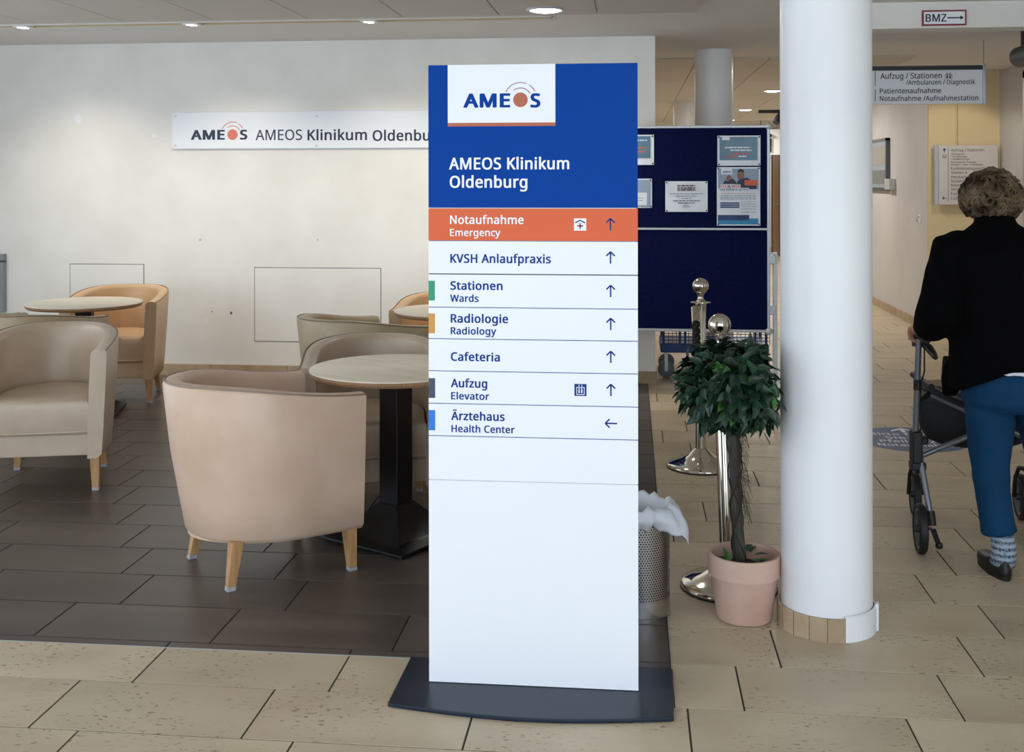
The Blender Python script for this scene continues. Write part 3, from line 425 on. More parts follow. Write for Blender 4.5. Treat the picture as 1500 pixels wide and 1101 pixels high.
's': (384, '348,119 343,80 327,49 302,24 268,6 226,-4 176,-8 135,-6 99,-1 68,8 42,19 42,83 70,71 104,60 141,52 178,49 224,53 256,66 274,86 280,112 278,128 271,141 259,154 239,167 212,180 174,196 135,212 103,228 76,245 57,266 45,292 41,324 52,372 85,408 137,430 202,438 240,436 275,430 308,421 339,409 315,353 287,363 258,372 228,378 197,380 159,377 131,366 114,350 108,328 111,312 119,298 133,286 154,274 182,261 219,246 257,231 289,215 314,197 333,176 344,150', '34,36,35 34,37,36 33,37,34 33,38,37 33,39,38 33,42,39 42,41,39 41,40,39 32,44,33 44,43,33 43,42,33 32,45,44 32,46,45 31,46,32 31,47,46 31,48,47 31,49,48 30,49,31 30,50,49 30,51,50 29,51,30 29,52,51 29,53,52 28,53,29 28,54,53 28,55,54 27,55,28 27,56,55 26,56,27 26,57,56 25,57,26 25,58,57 24,58,25 23,58,24 23,59,58 22,59,23 21,59,22 21,0,59 20,0,21 19,0,20 19,1,0 18,1,19 17,1,18 10,12,11 17,2,1 10,13,12 16,2,17 10,14,13 15,2,16 10,15,14 10,2,15 10,3,2 10,4,3 9,4,10 8,4,9 8,5,4 7,5,8 7,6,5'),
't': (289, '212,50 228,50 245,53 260,55 272,59 272,5 258,0 240,-4 219,-7 200,-8 167,-5 138,4 112,20 91,44 78,79 74,125 74,375 13,375 13,409 75,437 103,528 144,528 144,430 269,430 269,375 144,375 144,127 149,93 163,69 185,54', '19,21,20 19,22,21 18,22,19 18,23,22 18,24,23 17,24,18 15,25,16 15,26,25 15,27,26 14,27,15 14,28,27 13,28,14 13,29,28 3,5,4 2,5,3 13,0,29 1,5,2 0,5,1 13,5,0 12,5,13 11,5,12 11,6,5 10,6,11 10,7,6 10,8,7 9,8,10'),
'u': (496, '427,430 427,0 370,0 359,57 356,57 340,36 321,20 298,8 273,-1 247,-6 220,-8 173,-4 134,8 103,29 81,59 68,99 63,148 63,430 135,430 135,153 141,108 158,76 188,57 230,51 273,55 306,69 330,91 345,121 354,160 357,206 357,430', '16,18,17 16,19,18 29,0,30 29,1,0 28,1,29 27,1,28 16,20,19 15,20,16 26,1,27 15,21,20 14,21,15 25,3,26 3,1,26 14,22,21 24,4,25 4,3,25 13,22,14 13,23,22 24,5,4 2,1,3 23,5,24 13,5,23 13,6,5 12,6,13 12,7,6 11,7,12 11,8,7 11,9,8 10,9,11'),
'v': (407, '163,0 0,430 75,430 167,176 173,158 180,137 187,116 193,96 198,78 201,63 204,63 208,78 214,96 220,117 227,138 234,158 241,176 332,430 407,430 244,0', '0,2,1 0,3,2 16,18,17 16,19,18 0,4,3 15,19,16 14,19,15 0,5,4 13,19,14 0,6,5 12,19,13 0,7,6 11,19,12 0,8,7 10,19,11 0,9,8 0,10,9 0,19,10'),
'x': (424, '170,220 22,430 102,430 213,268 322,430 402,430 253,220 410,0 330,0 213,172 94,0 14,0', '0,2,1 0,3,2 3,5,4 3,6,5 0,6,3 11,6,0 11,9,6 9,7,6 11,10,9 8,7,9'),
'y': (409, '1,430 76,430 169,185 177,164 184,144 191,124 196,105 201,86 205,68 209,68 215,91 224,121 234,153 245,186 333,430 409,430 224,-59 207,-97 188,-130 165,-156 138,-176 106,-188 67,-192 49,-192 34,-190 20,-188 9,-186 9,-130 19,-132 30,-133 43,-134 56,-135 79,-132 99,-126 116,-114 130,-99 142,-80 152,-59 174,-2', '38,1,0 38,2,1 13,15,14 13,16,15 12,16,13 38,3,2 38,4,3 11,16,12 38,5,4 38,6,5 10,16,11 38,7,6 9,16,10 38,8,7 38,9,8 38,16,9 37,16,38 36,16,37 36,17,16 35,17,36 35,18,17 34,18,35 33,18,34 32,18,33 32,19,18 26,28,27 26,29,28 31,19,32 26,30,29 26,31,30 26,19,31 26,20,19 26,21,20 25,21,26 24,21,25 24,22,21 23,22,24'),
'z': (377, '346,0 31,0 31,47 262,375 45,375 45,430 340,430 340,377 112,55 346,55', '4,6,5 4,7,6 4,3,7 3,8,7 2,8,3 2,9,8 2,0,9 1,0,2'),
'Ä': (512, '294,689 296,707 304,719 316,726 330,728 345,726 357,719 365,707 368,689 365,671 357,659 345,651 330,649 316,651 304,659 296,671 437,0 368,177 141,177 73,0 0,0 224,575 289,575 512,0 282,415 279,424 274,438 269,455 263,473 259,489 255,500 251,484 247,468 242,452 238,438 234,425 230,415 165,241 346,241 143,689 146,707 154,719 166,726 180,728 195,726 207,719 215,707 218,689 215,671 207,659 195,651 180,649 166,651 154,659 146,671', '20,22,21 20,30,22 30,23,22 20,31,30 29,23,30 28,23,29 20,32,31 27,23,28 20,33,32 26,23,27 20,34,33 20,35,34 25,23,26 20,36,35 24,23,25 20,37,36 38,23,24 20,18,37 18,38,37 18,17,38 17,23,38 20,19,18 16,23,17 42,44,43 41,44,42 41,45,44 40,45,41 40,46,45 39,46,40 39,47,46 54,47,39 54,48,47 53,48,54 53,49,48 52,49,53 52,50,49 51,50,52 3,5,4 2,5,3 2,6,5 1,6,2 1,7,6 0,7,1 0,8,7 15,8,0 15,9,8 14,9,15 14,10,9 13,10,14 13,11,10 12,11,13'),
'ß': (506, '419,495 416,469 407,447 395,428 379,411 362,396 346,383 330,370 318,357 309,344 306,330 308,320 312,311 319,302 332,291 351,277 377,259 404,240 427,221 445,200 459,178 467,153 470,123 465,81 451,48 429,23 399,6 362,-5 321,-8 285,-6 254,-1 227,8 204,19 204,83 219,75 237,67 256,59 276,54 297,50 318,49 356,54 382,67 396,89 401,118 399,136 394,152 385,167 371,181 351,197 326,214 296,235 273,253 257,270 246,288 240,306 238,326 241,349 249,369 261,385 276,400 293,413 309,426 324,439 336,454 345,471 347,491 340,520 319,540 286,551 245,555 218,553 193,547 171,537 154,521 142,499 139,468 139,0 68,0 68,468 74,517 91,554 119,581 155,599 197,610 245,613 294,610 336,600 371,584 397,561 413,531', '83,85,84 83,86,85 82,86,83 82,87,86 81,87,82 81,88,87 80,88,81 80,69,88 69,68,88 68,89,88 80,70,69 79,71,80 71,70,80 67,89,68 79,72,71 66,89,67 79,73,72 66,0,89 79,74,73 65,0,66 78,74,79 78,75,74 65,1,0 64,1,65 63,1,64 63,2,1 77,75,78 77,76,75 62,2,63 62,3,2 61,3,62 61,4,3 60,4,61 59,4,60 59,5,4 58,5,59 58,6,5 57,6,58 57,7,6 57,8,7 56,8,57 56,9,8 55,9,56 55,10,9 55,11,10 54,11,55 54,12,11 54,13,12 53,13,54 53,14,13 53,15,14 52,15,53 52,16,15 51,16,52 51,17,16 50,17,51 50,18,17 49,18,50 49,19,18 48,19,49 48,20,19 47,20,48 46,20,47 46,21,20 45,21,46 45,22,21 44,22,45 43,22,44 43,23,22 42,23,43 41,23,42 32,34,33 41,24,23 32,35,34 40,24,41 32,36,35 32,37,36 32,38,37 39,24,40 32,39,38 32,24,39 32,25,24 32,26,25 31,26,32 30,26,31 30,27,26 29,27,30 29,28,27'),
'ä': (450, '264,546 267,564 275,576 287,583 301,585 315,583 327,576 336,564 338,546 336,529 327,516 315,509 301,506 287,509 275,516 267,529 231,437 299,428 347,403 376,358 385,293 385,0 334,0 320,61 317,61 298,40 279,22 258,9 234,-1 206,-6 172,-8 136,-5 103,6 75,23 55,48 41,80 37,119 50,176 87,219 152,245 243,257 316,259 316,285 310,330 293,359 265,375 227,380 194,378 163,370 133,359 106,347 84,400 115,414 151,426 190,434 252,208 184,200 141,182 118,155 110,119 115,87 132,66 157,53 188,49 238,56 279,79 306,117 315,172 315,210 113,546 116,564 124,576 137,583 151,585 165,583 177,576 186,564 188,546 186,529 177,516 165,509 151,506 137,509 124,516 116,529', '54,17,16 53,17,54 53,18,17 52,18,53 51,18,52 51,45,18 45,19,18 50,49,51 49,48,51 48,47,51 47,46,51 46,45,51 44,19,45 43,19,44 43,20,19 42,20,43 42,21,20 41,21,42 40,68,41 68,21,41 39,68,40 38,68,39 37,56,38 56,55,38 55,68,38 67,21,68 37,57,56 37,58,57 36,58,37 66,21,67 36,59,58 35,59,36 35,60,59 65,23,66 23,21,66 35,61,60 34,61,35 64,24,65 24,23,65 34,62,61 64,25,24 22,21,23 63,25,64 34,63,62 34,25,63 33,25,34 33,26,25 32,26,33 32,27,26 32,28,27 31,28,32 31,29,28 30,29,31 72,74,73 71,74,72 71,75,74 70,75,71 70,76,75 69,76,70 69,77,76 84,77,69 84,78,77 83,78,84 83,79,78 82,79,83 82,80,79 81,80,82 3,5,4 2,5,3 2,6,5 1,6,2 1,7,6 0,7,1 0,8,7 15,8,0 15,9,8 14,9,15 14,10,9 13,10,14 13,11,10 12,11,13'),
'ö': (485, '281,546 284,564 292,576 304,583 318,585 333,583 345,576 353,564 356,546 353,529 345,516 333,509 318,506 304,509 292,516 284,529 442,216 438,165 428,121 411,82 388,51 359,25 324,7 285,-4 241,-8 200,-4 163,7 129,25 100,51 77,82 59,121 48,165 44,216 50,282 68,336 97,380 137,412 186,431 244,438 299,431 347,412 387,380 417,336 436,282 117,216 120,169 130,128 147,95 172,71 203,56 243,51 282,56 314,71 339,95 356,128 366,169 369,216 365,263 355,303 338,335 314,359 282,374 242,379 185,368 147,335 124,284 131,546 134,564 142,576 154,583 168,585 183,583 195,576 203,564 206,546 203,529 195,516 183,509 168,506 154,509 142,516 134,529', '37,39,38 36,39,37 36,40,39 35,40,36 35,41,40 34,63,35 63,62,35 62,41,35 62,61,41 61,42,41 60,42,61 34,64,63 59,42,60 33,64,34 59,43,42 33,65,64 58,43,59 57,43,58 33,44,65 32,44,33 57,16,43 56,16,57 31,44,32 31,45,44 55,16,56 55,17,16 31,46,45 54,17,55 30,46,31 54,18,17 30,47,46 53,18,54 29,47,30 53,19,18 29,48,47 52,19,53 28,48,29 52,20,19 28,49,48 51,20,52 28,50,49 50,20,51 27,50,28 27,20,50 27,21,20 26,21,27 26,22,21 25,22,26 25,23,22 24,23,25 69,71,70 68,71,69 68,72,71 67,72,68 67,73,72 66,73,67 66,74,73 81,74,66 81,75,74 80,75,81 80,76,75 79,76,80 79,77,76 78,77,79 3,5,4 2,5,3 2,6,5 1,6,2 1,7,6 0,7,1 0,8,7 15,8,0 15,9,8 14,9,15 14,10,9 13,10,14 13,11,10 12,11,13'),
'•': (302, '62,293 65,325 73,351 87,370 105,383 127,390 151,392 174,390 196,383 214,370 228,351 237,325 240,293 237,261 228,235 214,216 196,203 174,196 151,193 127,196 105,203 87,216 73,235 65,261', '5,7,6 4,7,5 4,8,7 3,8,4 3,9,8 2,9,3 2,10,9 1,10,2 1,11,10 0,11,1 0,12,11 23,12,0 23,13,12 22,13,23 22,14,13 21,14,22 21,15,14 20,15,21 20,16,15 19,16,20 19,17,16 18,17,19'),
}
FONT = {}


def glyphs(body, bold):
    """outline of a line of type; bold thickens every stroke by laying shifted copies over it"""
    key = (body, bold)
    if key in FONT: return FONT[key]
    vs, fs, x = [], [], 0
    for ch in body:
        adv, pv, pf = GLY[ch]
        if pv:
            P_ = [tuple(int(t) for t in q.split(',')) for q in pv.split()]; Q = [tuple(int(t) for t in q.split(',')) for q in pf.split()]
            for c_, (dx, dy) in enumerate(((0, 0),) if bold <= 0 else ((0, 0), (bold, 0), (-bold, 0), (bold * .7, bold * .55), (-bold * .7, bold * .55), (bold * .7, -bold * .55), (-bold * .7, -bold * .55))):
                n = len(vs); vs += [((x + p[0]) / 1000 + dx, p[1] / 1000 + dy, c_ * .00007) for p in P_]; fs += [tuple(n + t for t in q) for q in Q]
        x += adv + 1000 * bold * 1.1
    FONT[key] = (vs, fs); return FONT[key]


def text(body, x0, x1, zb, cap, y, m, parent, bold=.0, name='lettering', slant=0):
    """lettering on an upright plane facing the room: fitted between x0 and x1, baseline zb, capital height cap"""
    vs, fs = glyphs(body, bold); h = max(v[1] for v in glyphs('E', bold)[0]); a = min(v[0] for v in vs); b = max(v[0] for v in vs)
    k = (x1 - x0) / (b - a); kz = cap / h; mb = MB()
    mb.add([(x0 + (v[0] - a) * k, y - v[2], zb + v[1] * kz) for v in vs], fs)
    o = obj(name, mb, m, parent)
    return o


def ptext(body, px0, px1, pyb, pcap, Y, m, parent, bold=0, dy=.0015, pyb1=None):
    x0, z = at(px0, pyb, Y); x1, _ = at(px1, pyb, Y); _, zt = at(px0, pyb - pcap, Y)
    return text(body, x0, x1, z, zt - z, Y - dy, m, parent, bold)


# ------------------------------------------------------------------ setting: floor
P = .2985; Y0 = 3.26
PH = {-1: .155, -2: .30, -3: .46, -4: .01, -5: .155, -6: .30, -7: .46, -8: .01, 0: .315, 1: .455, 2: .008, 3: .463, 4: .02, 5: .172, 6: .325, 7: .47, 8: .018,
      9: .473, 10: .326, 11: .177, 12: .327, 13: .484, 14: .02, 15: .17, 16: .33, 17: .48, 18: .02, 19: .32, 20: .17, 21: .48, 22: .02, 23: .33, 24: .48, 25: .17}
DX = .118   # right edge of the dark floor
DY = 3.515  # its front edge
mb = MB().box(-5.6, 5.6, -2.5, 31, -.05, -.003)
floor = struct('floor', mb, M_GROUT, 'beige rectangular stone tiles in running bond')
mb = MB().box(-5.6, DX, DY, 8.42, -.0029, -.0018)
dfloor = struct('floor', mb, M_DGROUT, 'dark brown rectangular stone tiles under the armchairs')
G = .0030
cache = {}


def lay(parent, m, name, x0, x1, y0, y1, ph, z=0.0, miny=None):
    n = math.floor((x0 - ph) / .6); e = [x0]
    while True:
        n += 1; x = ph + .6 * n
        if x >= x1 - .02: break
        if x > x0 + .02: e.append(x)
    e.append(x1)
    for a, b in zip(e[:-1], e[1:]):
        key = (name, round(b - a, 3), round(y1 - y0, 3))
        if key not in cache:
            w2, h2 = (b - a) / 2 - G, (y1 - y0) / 2 - G
            mbb = MB().tile(-w2, w2, -h2, h2, -.009, 0, .0006)
            me = D.meshes.new(name); me.from_pydata(mbb.v, [], mbb.f); me.materials.append(m); cache[key] = me
        o = D.objects.new(name, cache[key]); COL.objects.link(o); o.parent = parent
        o.location = ((a + b) / 2, (y0 + y1) / 2, z + random.uniform(-.0004, .0004))


for k in range(-5, 0):
    lay(floor, M_BEIGE, 'tile', -2.9, 2.6, Y0 + P * k, Y0 + P * (k + 1), PH[k])
lay(floor, M_BEIGE, 'tile', -3.5, DX, Y0, DY, PH[0])
lay(floor, M_BEIGE, 'tile', DX, 2.8, Y0, Y0 + P, PH[0])
for k in range(1, 25):
    lay(floor, M_BEIGE, 'tile', DX, min(3.55, 2.0 + .09 * k), Y0 + P * k, Y0 + P * (k + 1), PH[k])
lay(dfloor, M_DARK, 'dark_tile', -3.5, DX, DY, Y0 + P, .31)
DP = {1: .44, 2: .597, 3: .463, 4: .322, 5: .166, 6: .01, 7: .495, 8: .34, 9: .18, 10: .02, 11: .48, 12: .33, 13: .17, 14: .02, 15: .47, 16: .3, 17: .1}
for k in range(1, 18):
    y1 = min(Y0 + P * (k + 1), 8.41)
    if y1 - (Y0 + P * k) > .03: lay(dfloor, M_DARK, 'dark_tile', -5.0, DX, Y0 + P * k, y1, DP[k])
mb = MB()
for k in range(-18, 96):
    y = Y0 + P * k
    def strip(x0, x1):
        ph = PH.get(k, (k * .155) % .6); n = math.floor((x0 - ph) / .6)
        while True:
            a = max(x0, ph + .6 * n); b = min(x1, ph + .6 * (n + 1)); n += 1
            if a >= x1: break
            if b - a > .02: mb.tile(a + G, b - G, y + G, y + P - G, -.009, 0, .0006)
    if k >= 25: strip(-3.0, 3.55)
    elif k < -5: strip(-5.5, 5.5)
    elif k < 0: strip(-5.5, -2.9); strip(2.6, 5.5)
    elif k == 0: strip(2.8, 5.5)
    else: strip(min(3.55, 2.0 + .09 * k), 5.5)
    if k == 0: pass
fs = obj('far_tiles', mb, M_BEIGE, floor); fs['kind'] = 'stuff'
# thin metal strip round the dark floor
mb = MB().box(-3.5, DX + .004, DY - .004, DY, -.004, .0012).box(DX, DX + .004, DY - .004, 8.41, -.004, .0012)
struct('trim_1', mb, M_ALU, 'thin metal edging strip round the dark floor')

# ------------------------------------------------------------------ setting: walls
WY = 8.42
mb = MB().box(-5.6, .172, WY, WY + .24, 0, 2.6)
wall = struct('wall_back', mb, M_WALL, 'white wall behind the armchairs')
for (a, b, c, d) in ((103, 385, 210, 452), (373, 391, 557, 501)):
    x0, z1 = at(a, b, WY); x1, z0 = at(c, d, WY)
    ap = obj('access_panel', MB().box(x0, x1, WY - .003, WY + .01, z0, z1), M_WALL, wall)
    g = .0045
    obj('gap', MB().box(x0 - g, x0, WY - .0012, WY, z0, z1).box(x1, x1 + g, WY - .0012, WY, z0, z1).box(x0 - g, x1 + g, WY - .0012, WY, z1, z1 + g).box(x0 - g, x1 + g, WY - .0012, WY, z0 - g, z0), M_DKGREY, ap)
# scuffs and filled spots
for px, py, r, m in ((115, 172, .038, M_WHITE), (226, 197, .022, M_WHITE), (293, 350, .014, M_GREYW), (301, 468, .02, M_WHITE), (310, 455, .006, M_PINK), (338, 457, .012, M_PINK), (465, 350, .01, M_GREYW)):
    x, z = at(px, py, WY)
    pts = [(x + r * random.uniform(.6, 1) * math.cos(t * PI / 5), z + r * random.uniform(.6, 1.3) * math.sin(t * PI / 5)) for t in range(10)]
    obj('plaster_patch', MB().prism(pts, WY - .001, WY + .001), m, wall)
bb = struct('baseboard_back', MB().box(-5.6, .18, WY - .004, WY, 0, .088), M_GROUT, 'beige stone skirting along the white wall')
x = -5.6
while x < .17:
    x1 = min(x + .6, .18)
    obj('skirting_tile', MB().tile(x + .0015, x1 - .0015, -.008, 0, 0, .09, .001), M_SKIRT, bb)
    x += .6
for o in [o for o in D.objects if o.name.startswith('skirting_tile')]:
    for v in o.data.vertices: v.co.y += WY - .004
    # top and front faces only differ by the chamfer; fine
wl = struct('wall_left', MB().box(-5.8, -5.6, 6.6, 9, 0, 2.6).box(-5.8, -5.6, -1.0, 6.6, 0, .25).box(-5.8, -5.6, -1.0, 6.6, 2.5, 2.6), M_WALL)
for i in range(6): obj('mullion', MB().box(-5.74, -5.66, -1.0 + 1.5 * i, -.92 + 1.5 * i, .25, 2.5), M_ALU, wl)
struct('wall_right', MB().box(3.55, 3.75, 9.4, 11.7, 0, 2.6), M_GREYW, 'grey wall beside the cream wall face')
struct('wall_front', MB().box(5.4, 5.6, -1.0, 9.4, 0, 2.6).box(3.75, 5.6, 9.4, 9.6, 0, 2.6), M_WALL)
struct('wall_hall', MB().box(2.88, 3.1, 11.5, 31, 0, 2.6), M_GREYW, 'long grey corridor wall with a stone skirting')
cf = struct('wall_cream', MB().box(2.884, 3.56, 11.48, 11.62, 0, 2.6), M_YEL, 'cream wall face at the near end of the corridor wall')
struct('wall_end', MB().box(-3.2, 3.1, 30.5, 30.7, 0, 2.6).box(-3.2, -3.0, 8.66, 30.5, 0, 2.6), M_WALL)
bh = struct('baseboard_hall', MB().box(2.866, 2.88, 11.62, 30.5, 0, .088), M_SKIRT, 'beige stone skirting along the grey corridor wall')
# door far down the corridor wall
dr = struct('door_1', MB().box(2.862, 2.88, 22.6, 23.7, 0, 2.08), M_DOORW, 'wooden door far down the corridor')
obj('door_frame', MB().box(2.85, 2.88, 22.5, 22.6, 0, 2.15).box(2.85, 2.88, 23.7, 23.8, 0, 2.15).box(2.85, 2.88, 22.5, 23.8, 2.08, 2.15), M_DKGREY, dr)
obj('door_handle', MB().box(2.80, 2.86, 22.72, 22.74, 1.0, 1.02).box(2.80, 2.815, 22.72, 22.86, 1.0, 1.02), M_ALU, dr)

# ceiling with a lamp slot along the white wall
CZ = 2.55
mb = MB().box(-5.6, 5.6, -1.0, 7.33, CZ, CZ + .12).box(-5.6, 5.6, 7.45, 31, CZ, CZ + .12).box(-.51, 5.6, 7.33, 7.45, CZ, CZ + .12).box(-5.6, -.51, 7.33, 7.45, CZ + .1, CZ + .12)
ceil = struct('ceiling', mb, M_CEIL, 'flat white plaster ceiling with panel fields')
obj('slot_liner', MB().box(-5.6, -.512, 7.331, 7.335, CZ - .004, CZ + .1).box(-5.6, -.512, 7.445, 7.449, CZ - .004, CZ + .1).box(-.516, -.512, 7.33, 7.45, CZ - .004, CZ + .1), M_SLOT, ceil)
obj('slot_rim', MB().box(-5.6, -.50, 7.312, 7.332, CZ - .006, CZ).box(-5.6, -.50, 7.448, 7.468, CZ - .006, CZ).box(-.512, -.49, 7.312, 7.468, CZ - .006, CZ), M_CEIL, ceil)
xs = [.41 - .622 * i for i in range(0, 9)]
for i in range(8):
    for (ya, yb) in ((5.94, 7.19), (4.68, 5.93)):
        obj('ceiling_panel', MB().box(xs[i + 1] + .004, xs[i] - .004, ya, yb, CZ - .012, CZ - .0005), M_PANEL, ceil)
for i in range(4):
    for j in range(5):
        ya = 9.98 + 2.22 * j; xa = .57 + .62 * i
        if xa + .6 < 2.86: obj('ceiling_panel', MB().box(xa, xa + .612, ya, ya + 2.2, CZ - .012, CZ - .0005), M_PANEL, ceil)
    for j in range(5):
        ya = 9.98 + 2.22 * j; xa = .57 - .62 * (i + 1)
        obj('ceiling_panel', MB().box(xa, xa + .612, ya, ya + 2.2, CZ - .012, CZ - .0005), M_PANEL, ceil)
# bulkhead over the corridor mouth
struct('trim_2', MB().box(1.12, 5.4, 7.0, 7.2, 2.395, CZ), M_WALL, 'white bulkhead over the corridor mouth')

# round downlights
DLS = (((-.522, 6.951), 'round downlight in the ceiling panels above the blue and white sign'), ((1.644, 13.6), 'round downlight in the corridor ceiling nearest the white column'),
       ((1.686, 17.25), 'round downlight further down the corridor ceiling, second of the row'), ((1.70, 20.2), 'smallest round downlight far down the corridor ceiling'))
for (x, y), lab in DLS:
    t = thing('ceiling_light', lab, 'ceiling light', (x, y, CZ - .012), group='round downlights', world=True)
    obj('trim_ring', MB().lathe([(.095, -.002), (.100, -.010), (.118, -.006), (.120, 0)], 32, (x, y, CZ - .012)), M_ALUW, t, smooth=60)
    obj('diffuser', MB().lathe([(.0005, -.022), (.04, -.020), (.075, -.014), (.097, -.004)], 32, (x, y, CZ - .012), cap0=True), M_LAMP, t, smooth=60)
for i, x in enumerate((-4.132, -2.939, -1.726)):
    t = thing('recessed_spot', ('wall spotlight in the ceiling slot at the far left', 'second wall spotlight from the left in the ceiling slot', 'wall spotlight in the ceiling slot nearest the tall sign')[i], 'spotlight', (x, 7.39, CZ + .02), group='spotlights in the ceiling slot', world=True)
    obj('housing', MB().box(x - .055, x + .055, 7.342, 7.438, CZ - .012, CZ + .085), M_WHITE, t, bevel=.006)
    obj('lens', MB().slab([(x - .03, 7.36), (x + .022, 7.355), (x + .03, 7.41), (x - .008, 7.415)], CZ - .016, CZ - .012), M_LAMPW, t)

# ------------------------------------------------------------------ columns
def column(name, x, y, r, lab):
    o = struct(name, MB().lathe([(r + .002, .0), (r, .08), (r, CZ)], 64, (x, y, 0), True, True), M_COL, lab, smooth=60)
    return o


CX, CYY = .650, 3.925
c1 = column('column', CX, CYY, .150, 'thick round white column in the foreground with partly painted tile skirting')
for k in range(7):
    a1 = -78 - k * 20.5; a0 = a1 - 19.7
    o = obj('skirting_tile', MB().lathe([(.152, 0), (.1622, 0), (.1622, .072), (.160, .075), (.152, .075)], 4, (CX, CYY, 0), a0=math.radians(a0), a1=math.radians(a1)), M_SKIRT, c1, smooth=30)
o = obj('painted_skirting', MB().lathe([(.152, 0), (.1615, 0), (.1625, .05), (.162, .078), (.154, .083)], 30, (CX, CYY, 0), a0=math.radians(-77.5), a1=math.radians(120)), M_COL, c1, smooth=50)
o['label'] = 'skirting painted over in white, chipped at its right edge'
a = math.radians(-12)
obj('paint_flake', MB().box(-.004, .006, -.01, .012, 0, .088, Matrix.Translation((CX + .162 * math.cos(a), CYY + .162 * math.sin(a), 0)) @ Matrix.Rotation(a, 4, 'Z')), M_COL, c1)
column('column', .67, 9.45, .155, 'slim round white column behind the pinboard, the wider of the two')
column('column', .71, 15.4, .155, 'distant round white column seen to the left of the nearer one')

# ------------------------------------------------------------------ tall sign tower
TY = 3.325
tw = thing('sign_tower', 'tall free-standing blue, orange and white clinic direction sign on a dark steel base', 'sign', (-.29, TY, 0), world=True)
pts = [(-.687, 3.497), (-.692, 3.182), (-.68, 3.177)]
for i in range(13):
    t = i / 12; xx = -.68 + t * .785; pts.append((xx, 3.177 - .046 * math.sin(PI * t) - .006 * t))
pts += [(.114, 3.176), (.123, 3.485), (.112, 3.497)]
obj('base_plate', MB().slab(pts[::-1], 0, .012), M_STEELP, tw, bevel=.003)
X0, X1 = -.598, .0175
obj('back_panel', MB().box(X0 + .004, X1 - .004, TY + .003, TY + .05, .012, 1.832), M_ALUW, tw, bevel=.002)


def zrow(py): return at(628, py, TY)[1]


rows = [('header_panel', 95.3, 304.2, M_BLUE), ('entry_panel', 304.9, 352.2, M_ORANGE), ('entry_panel', 352.6, 400.4, M_WHITE), ('entry_panel', 401.3, 449.3, M_WHITE),
        ('entry_panel', 449.8, 495.4, M_WHITE), ('entry_panel', 495.9, 542.4, M_WHITE), ('entry_panel', 542.9, 590, M_WHITE), ('entry_panel', 590.5, 637.3, M_WHITE),
        ('blank_panel', 637.8, 701.6, M_WHITE), ('lower_panel', 702.2, 1000.6, M_WHITE)]
pan = []
for n, a, b, m in rows:
    z1 = zrow(a); z0 = zrow(b)
    if n == 'lower_panel': z0 = .0125
    p = obj(n, MB().box(X0, X1, TY, TY + .004, z0 + .0013, z1), m, tw); sub(p, (-.29, TY, 0)); pan.append(p)
obj('seam_line', MB().box(X0 + .001, X1 - .001, TY + .0015, TY + .0032, zrow(638), zrow(352)), M_INK, tw)
obj('seam_line', MB().box(X0 + .001, X1 - .001, TY + .0012, TY + .0028, zrow(401.4), zrow(400.0)), M_TXT, tw)
hp = pan[0]; hp['label'] = 'blue header panel'; pan[1]['label'] = 'orange emergency row'
x0, z1 = at(656.4, 94.5, TY); x1, z0 = at(813.8, 179.3, TY)
lp = obj('logo_panel', MB().box(x0, x1, TY - .0015, TY, z0, zrow(95.3)), M_WHITE, hp); 
obj('logo_bar', MB().box(x0, x1, TY - .0016, TY, at(656, 185, TY)[1], z0), M_TERRA, hp)


def logo(Y, parent, pxs, c, rc, r1, r2, ink, spot, base, cap, dy, px2m):
    (a0, a1), (s0, s1) = pxs
    ptext('AME', a0, a1, base, cap, Y, ink, parent, .042, dy)
    ptext('S', s0, s1, base - .2, cap, Y, ink, parent, .042, dy)
    cx, cz = at(c[0], c[1], Y); k = px2m
    obj('logo_dot', MB().prism([(cx + rc * k * math.cos(t * PI / 24), cz + rc * k * math.sin(t * PI / 24)) for t in range(48)], Y - dy, Y - dy + .0006), spot, parent)
    cz2 = cz + 1.6 * k
    g = MB(); y0, y1 = Y - dy, Y - dy + .0006
    g.arc((cx, cz2), r1 * k, 1.0 * k, 155, 68, y0, y1).arc((cx, cz2), r1 * k, 1.0 * k, 58, 27, y0, y1).arc((cx, cz2 - .8 * k), r2 * k, 1.0 * k, 127, 30, y0, y1)
    obj('logo_arcs', g, M_RED if spot is M_TERRA else M_ORT, parent)


PXM = 3.33 / 1668
logo(TY, hp, ((679.0, 747.8), (777.2, 792.0)), (762.8, 146.2), 10.7, 23.8, 16.6, M_BLUE, M_TERRA, 156.9, 19.8, .0022, PXM)
TD = .0006
ptext('AMEOS Klinikum', 657.8, 833.9, 247.6, 17, TY, M_WINK, hp, .024, TD)
ptext('Oldenburg', 658.7, 772.6, 274.3, 17, TY, M_WINK, hp, .024, TD)
T = [(1, 'Notaufnahme', 659, 767, 327.3, 12.2, .024), (1, 'Emergency', 659, 732.8, 345.2, 10.4, .02), (2, 'KVSH Anlaufpraxis', 659.3, 806.6, 384.2, 12.6, .025),
     (3, 'Stationen', 659.3, 735.8, 423.6, 12.2, .027), (3, 'Wards', 659, 700.6, 441.3, 10.3, .023), (4, 'Radiologie', 659.6, 743.9, 471.7, 12.2, .027),
     (4, 'Radiology', 659.6, 726.3, 489, 10.3, .023), (5, 'Cafeteria', 659.6, 731.5, 527.6, 12.2, .027), (6, 'Aufzug', 659.6, 713, 566.4, 12.2, .027),
     (6, 'Elevator', 659.9, 715.8, 584.1, 10.3, .023), (7, 'Ärztehaus', 659.9, 738.3, 614.3, 12.2, .027), (7, 'Health Center', 660.2, 753, 632, 10.3, .023)]
for i, s, a, b, base, cap, bo in T:
    ptext(s, a, b, base, cap, TY, M_WINK if i == 1 else M_INK, pan[i], bo, TD)


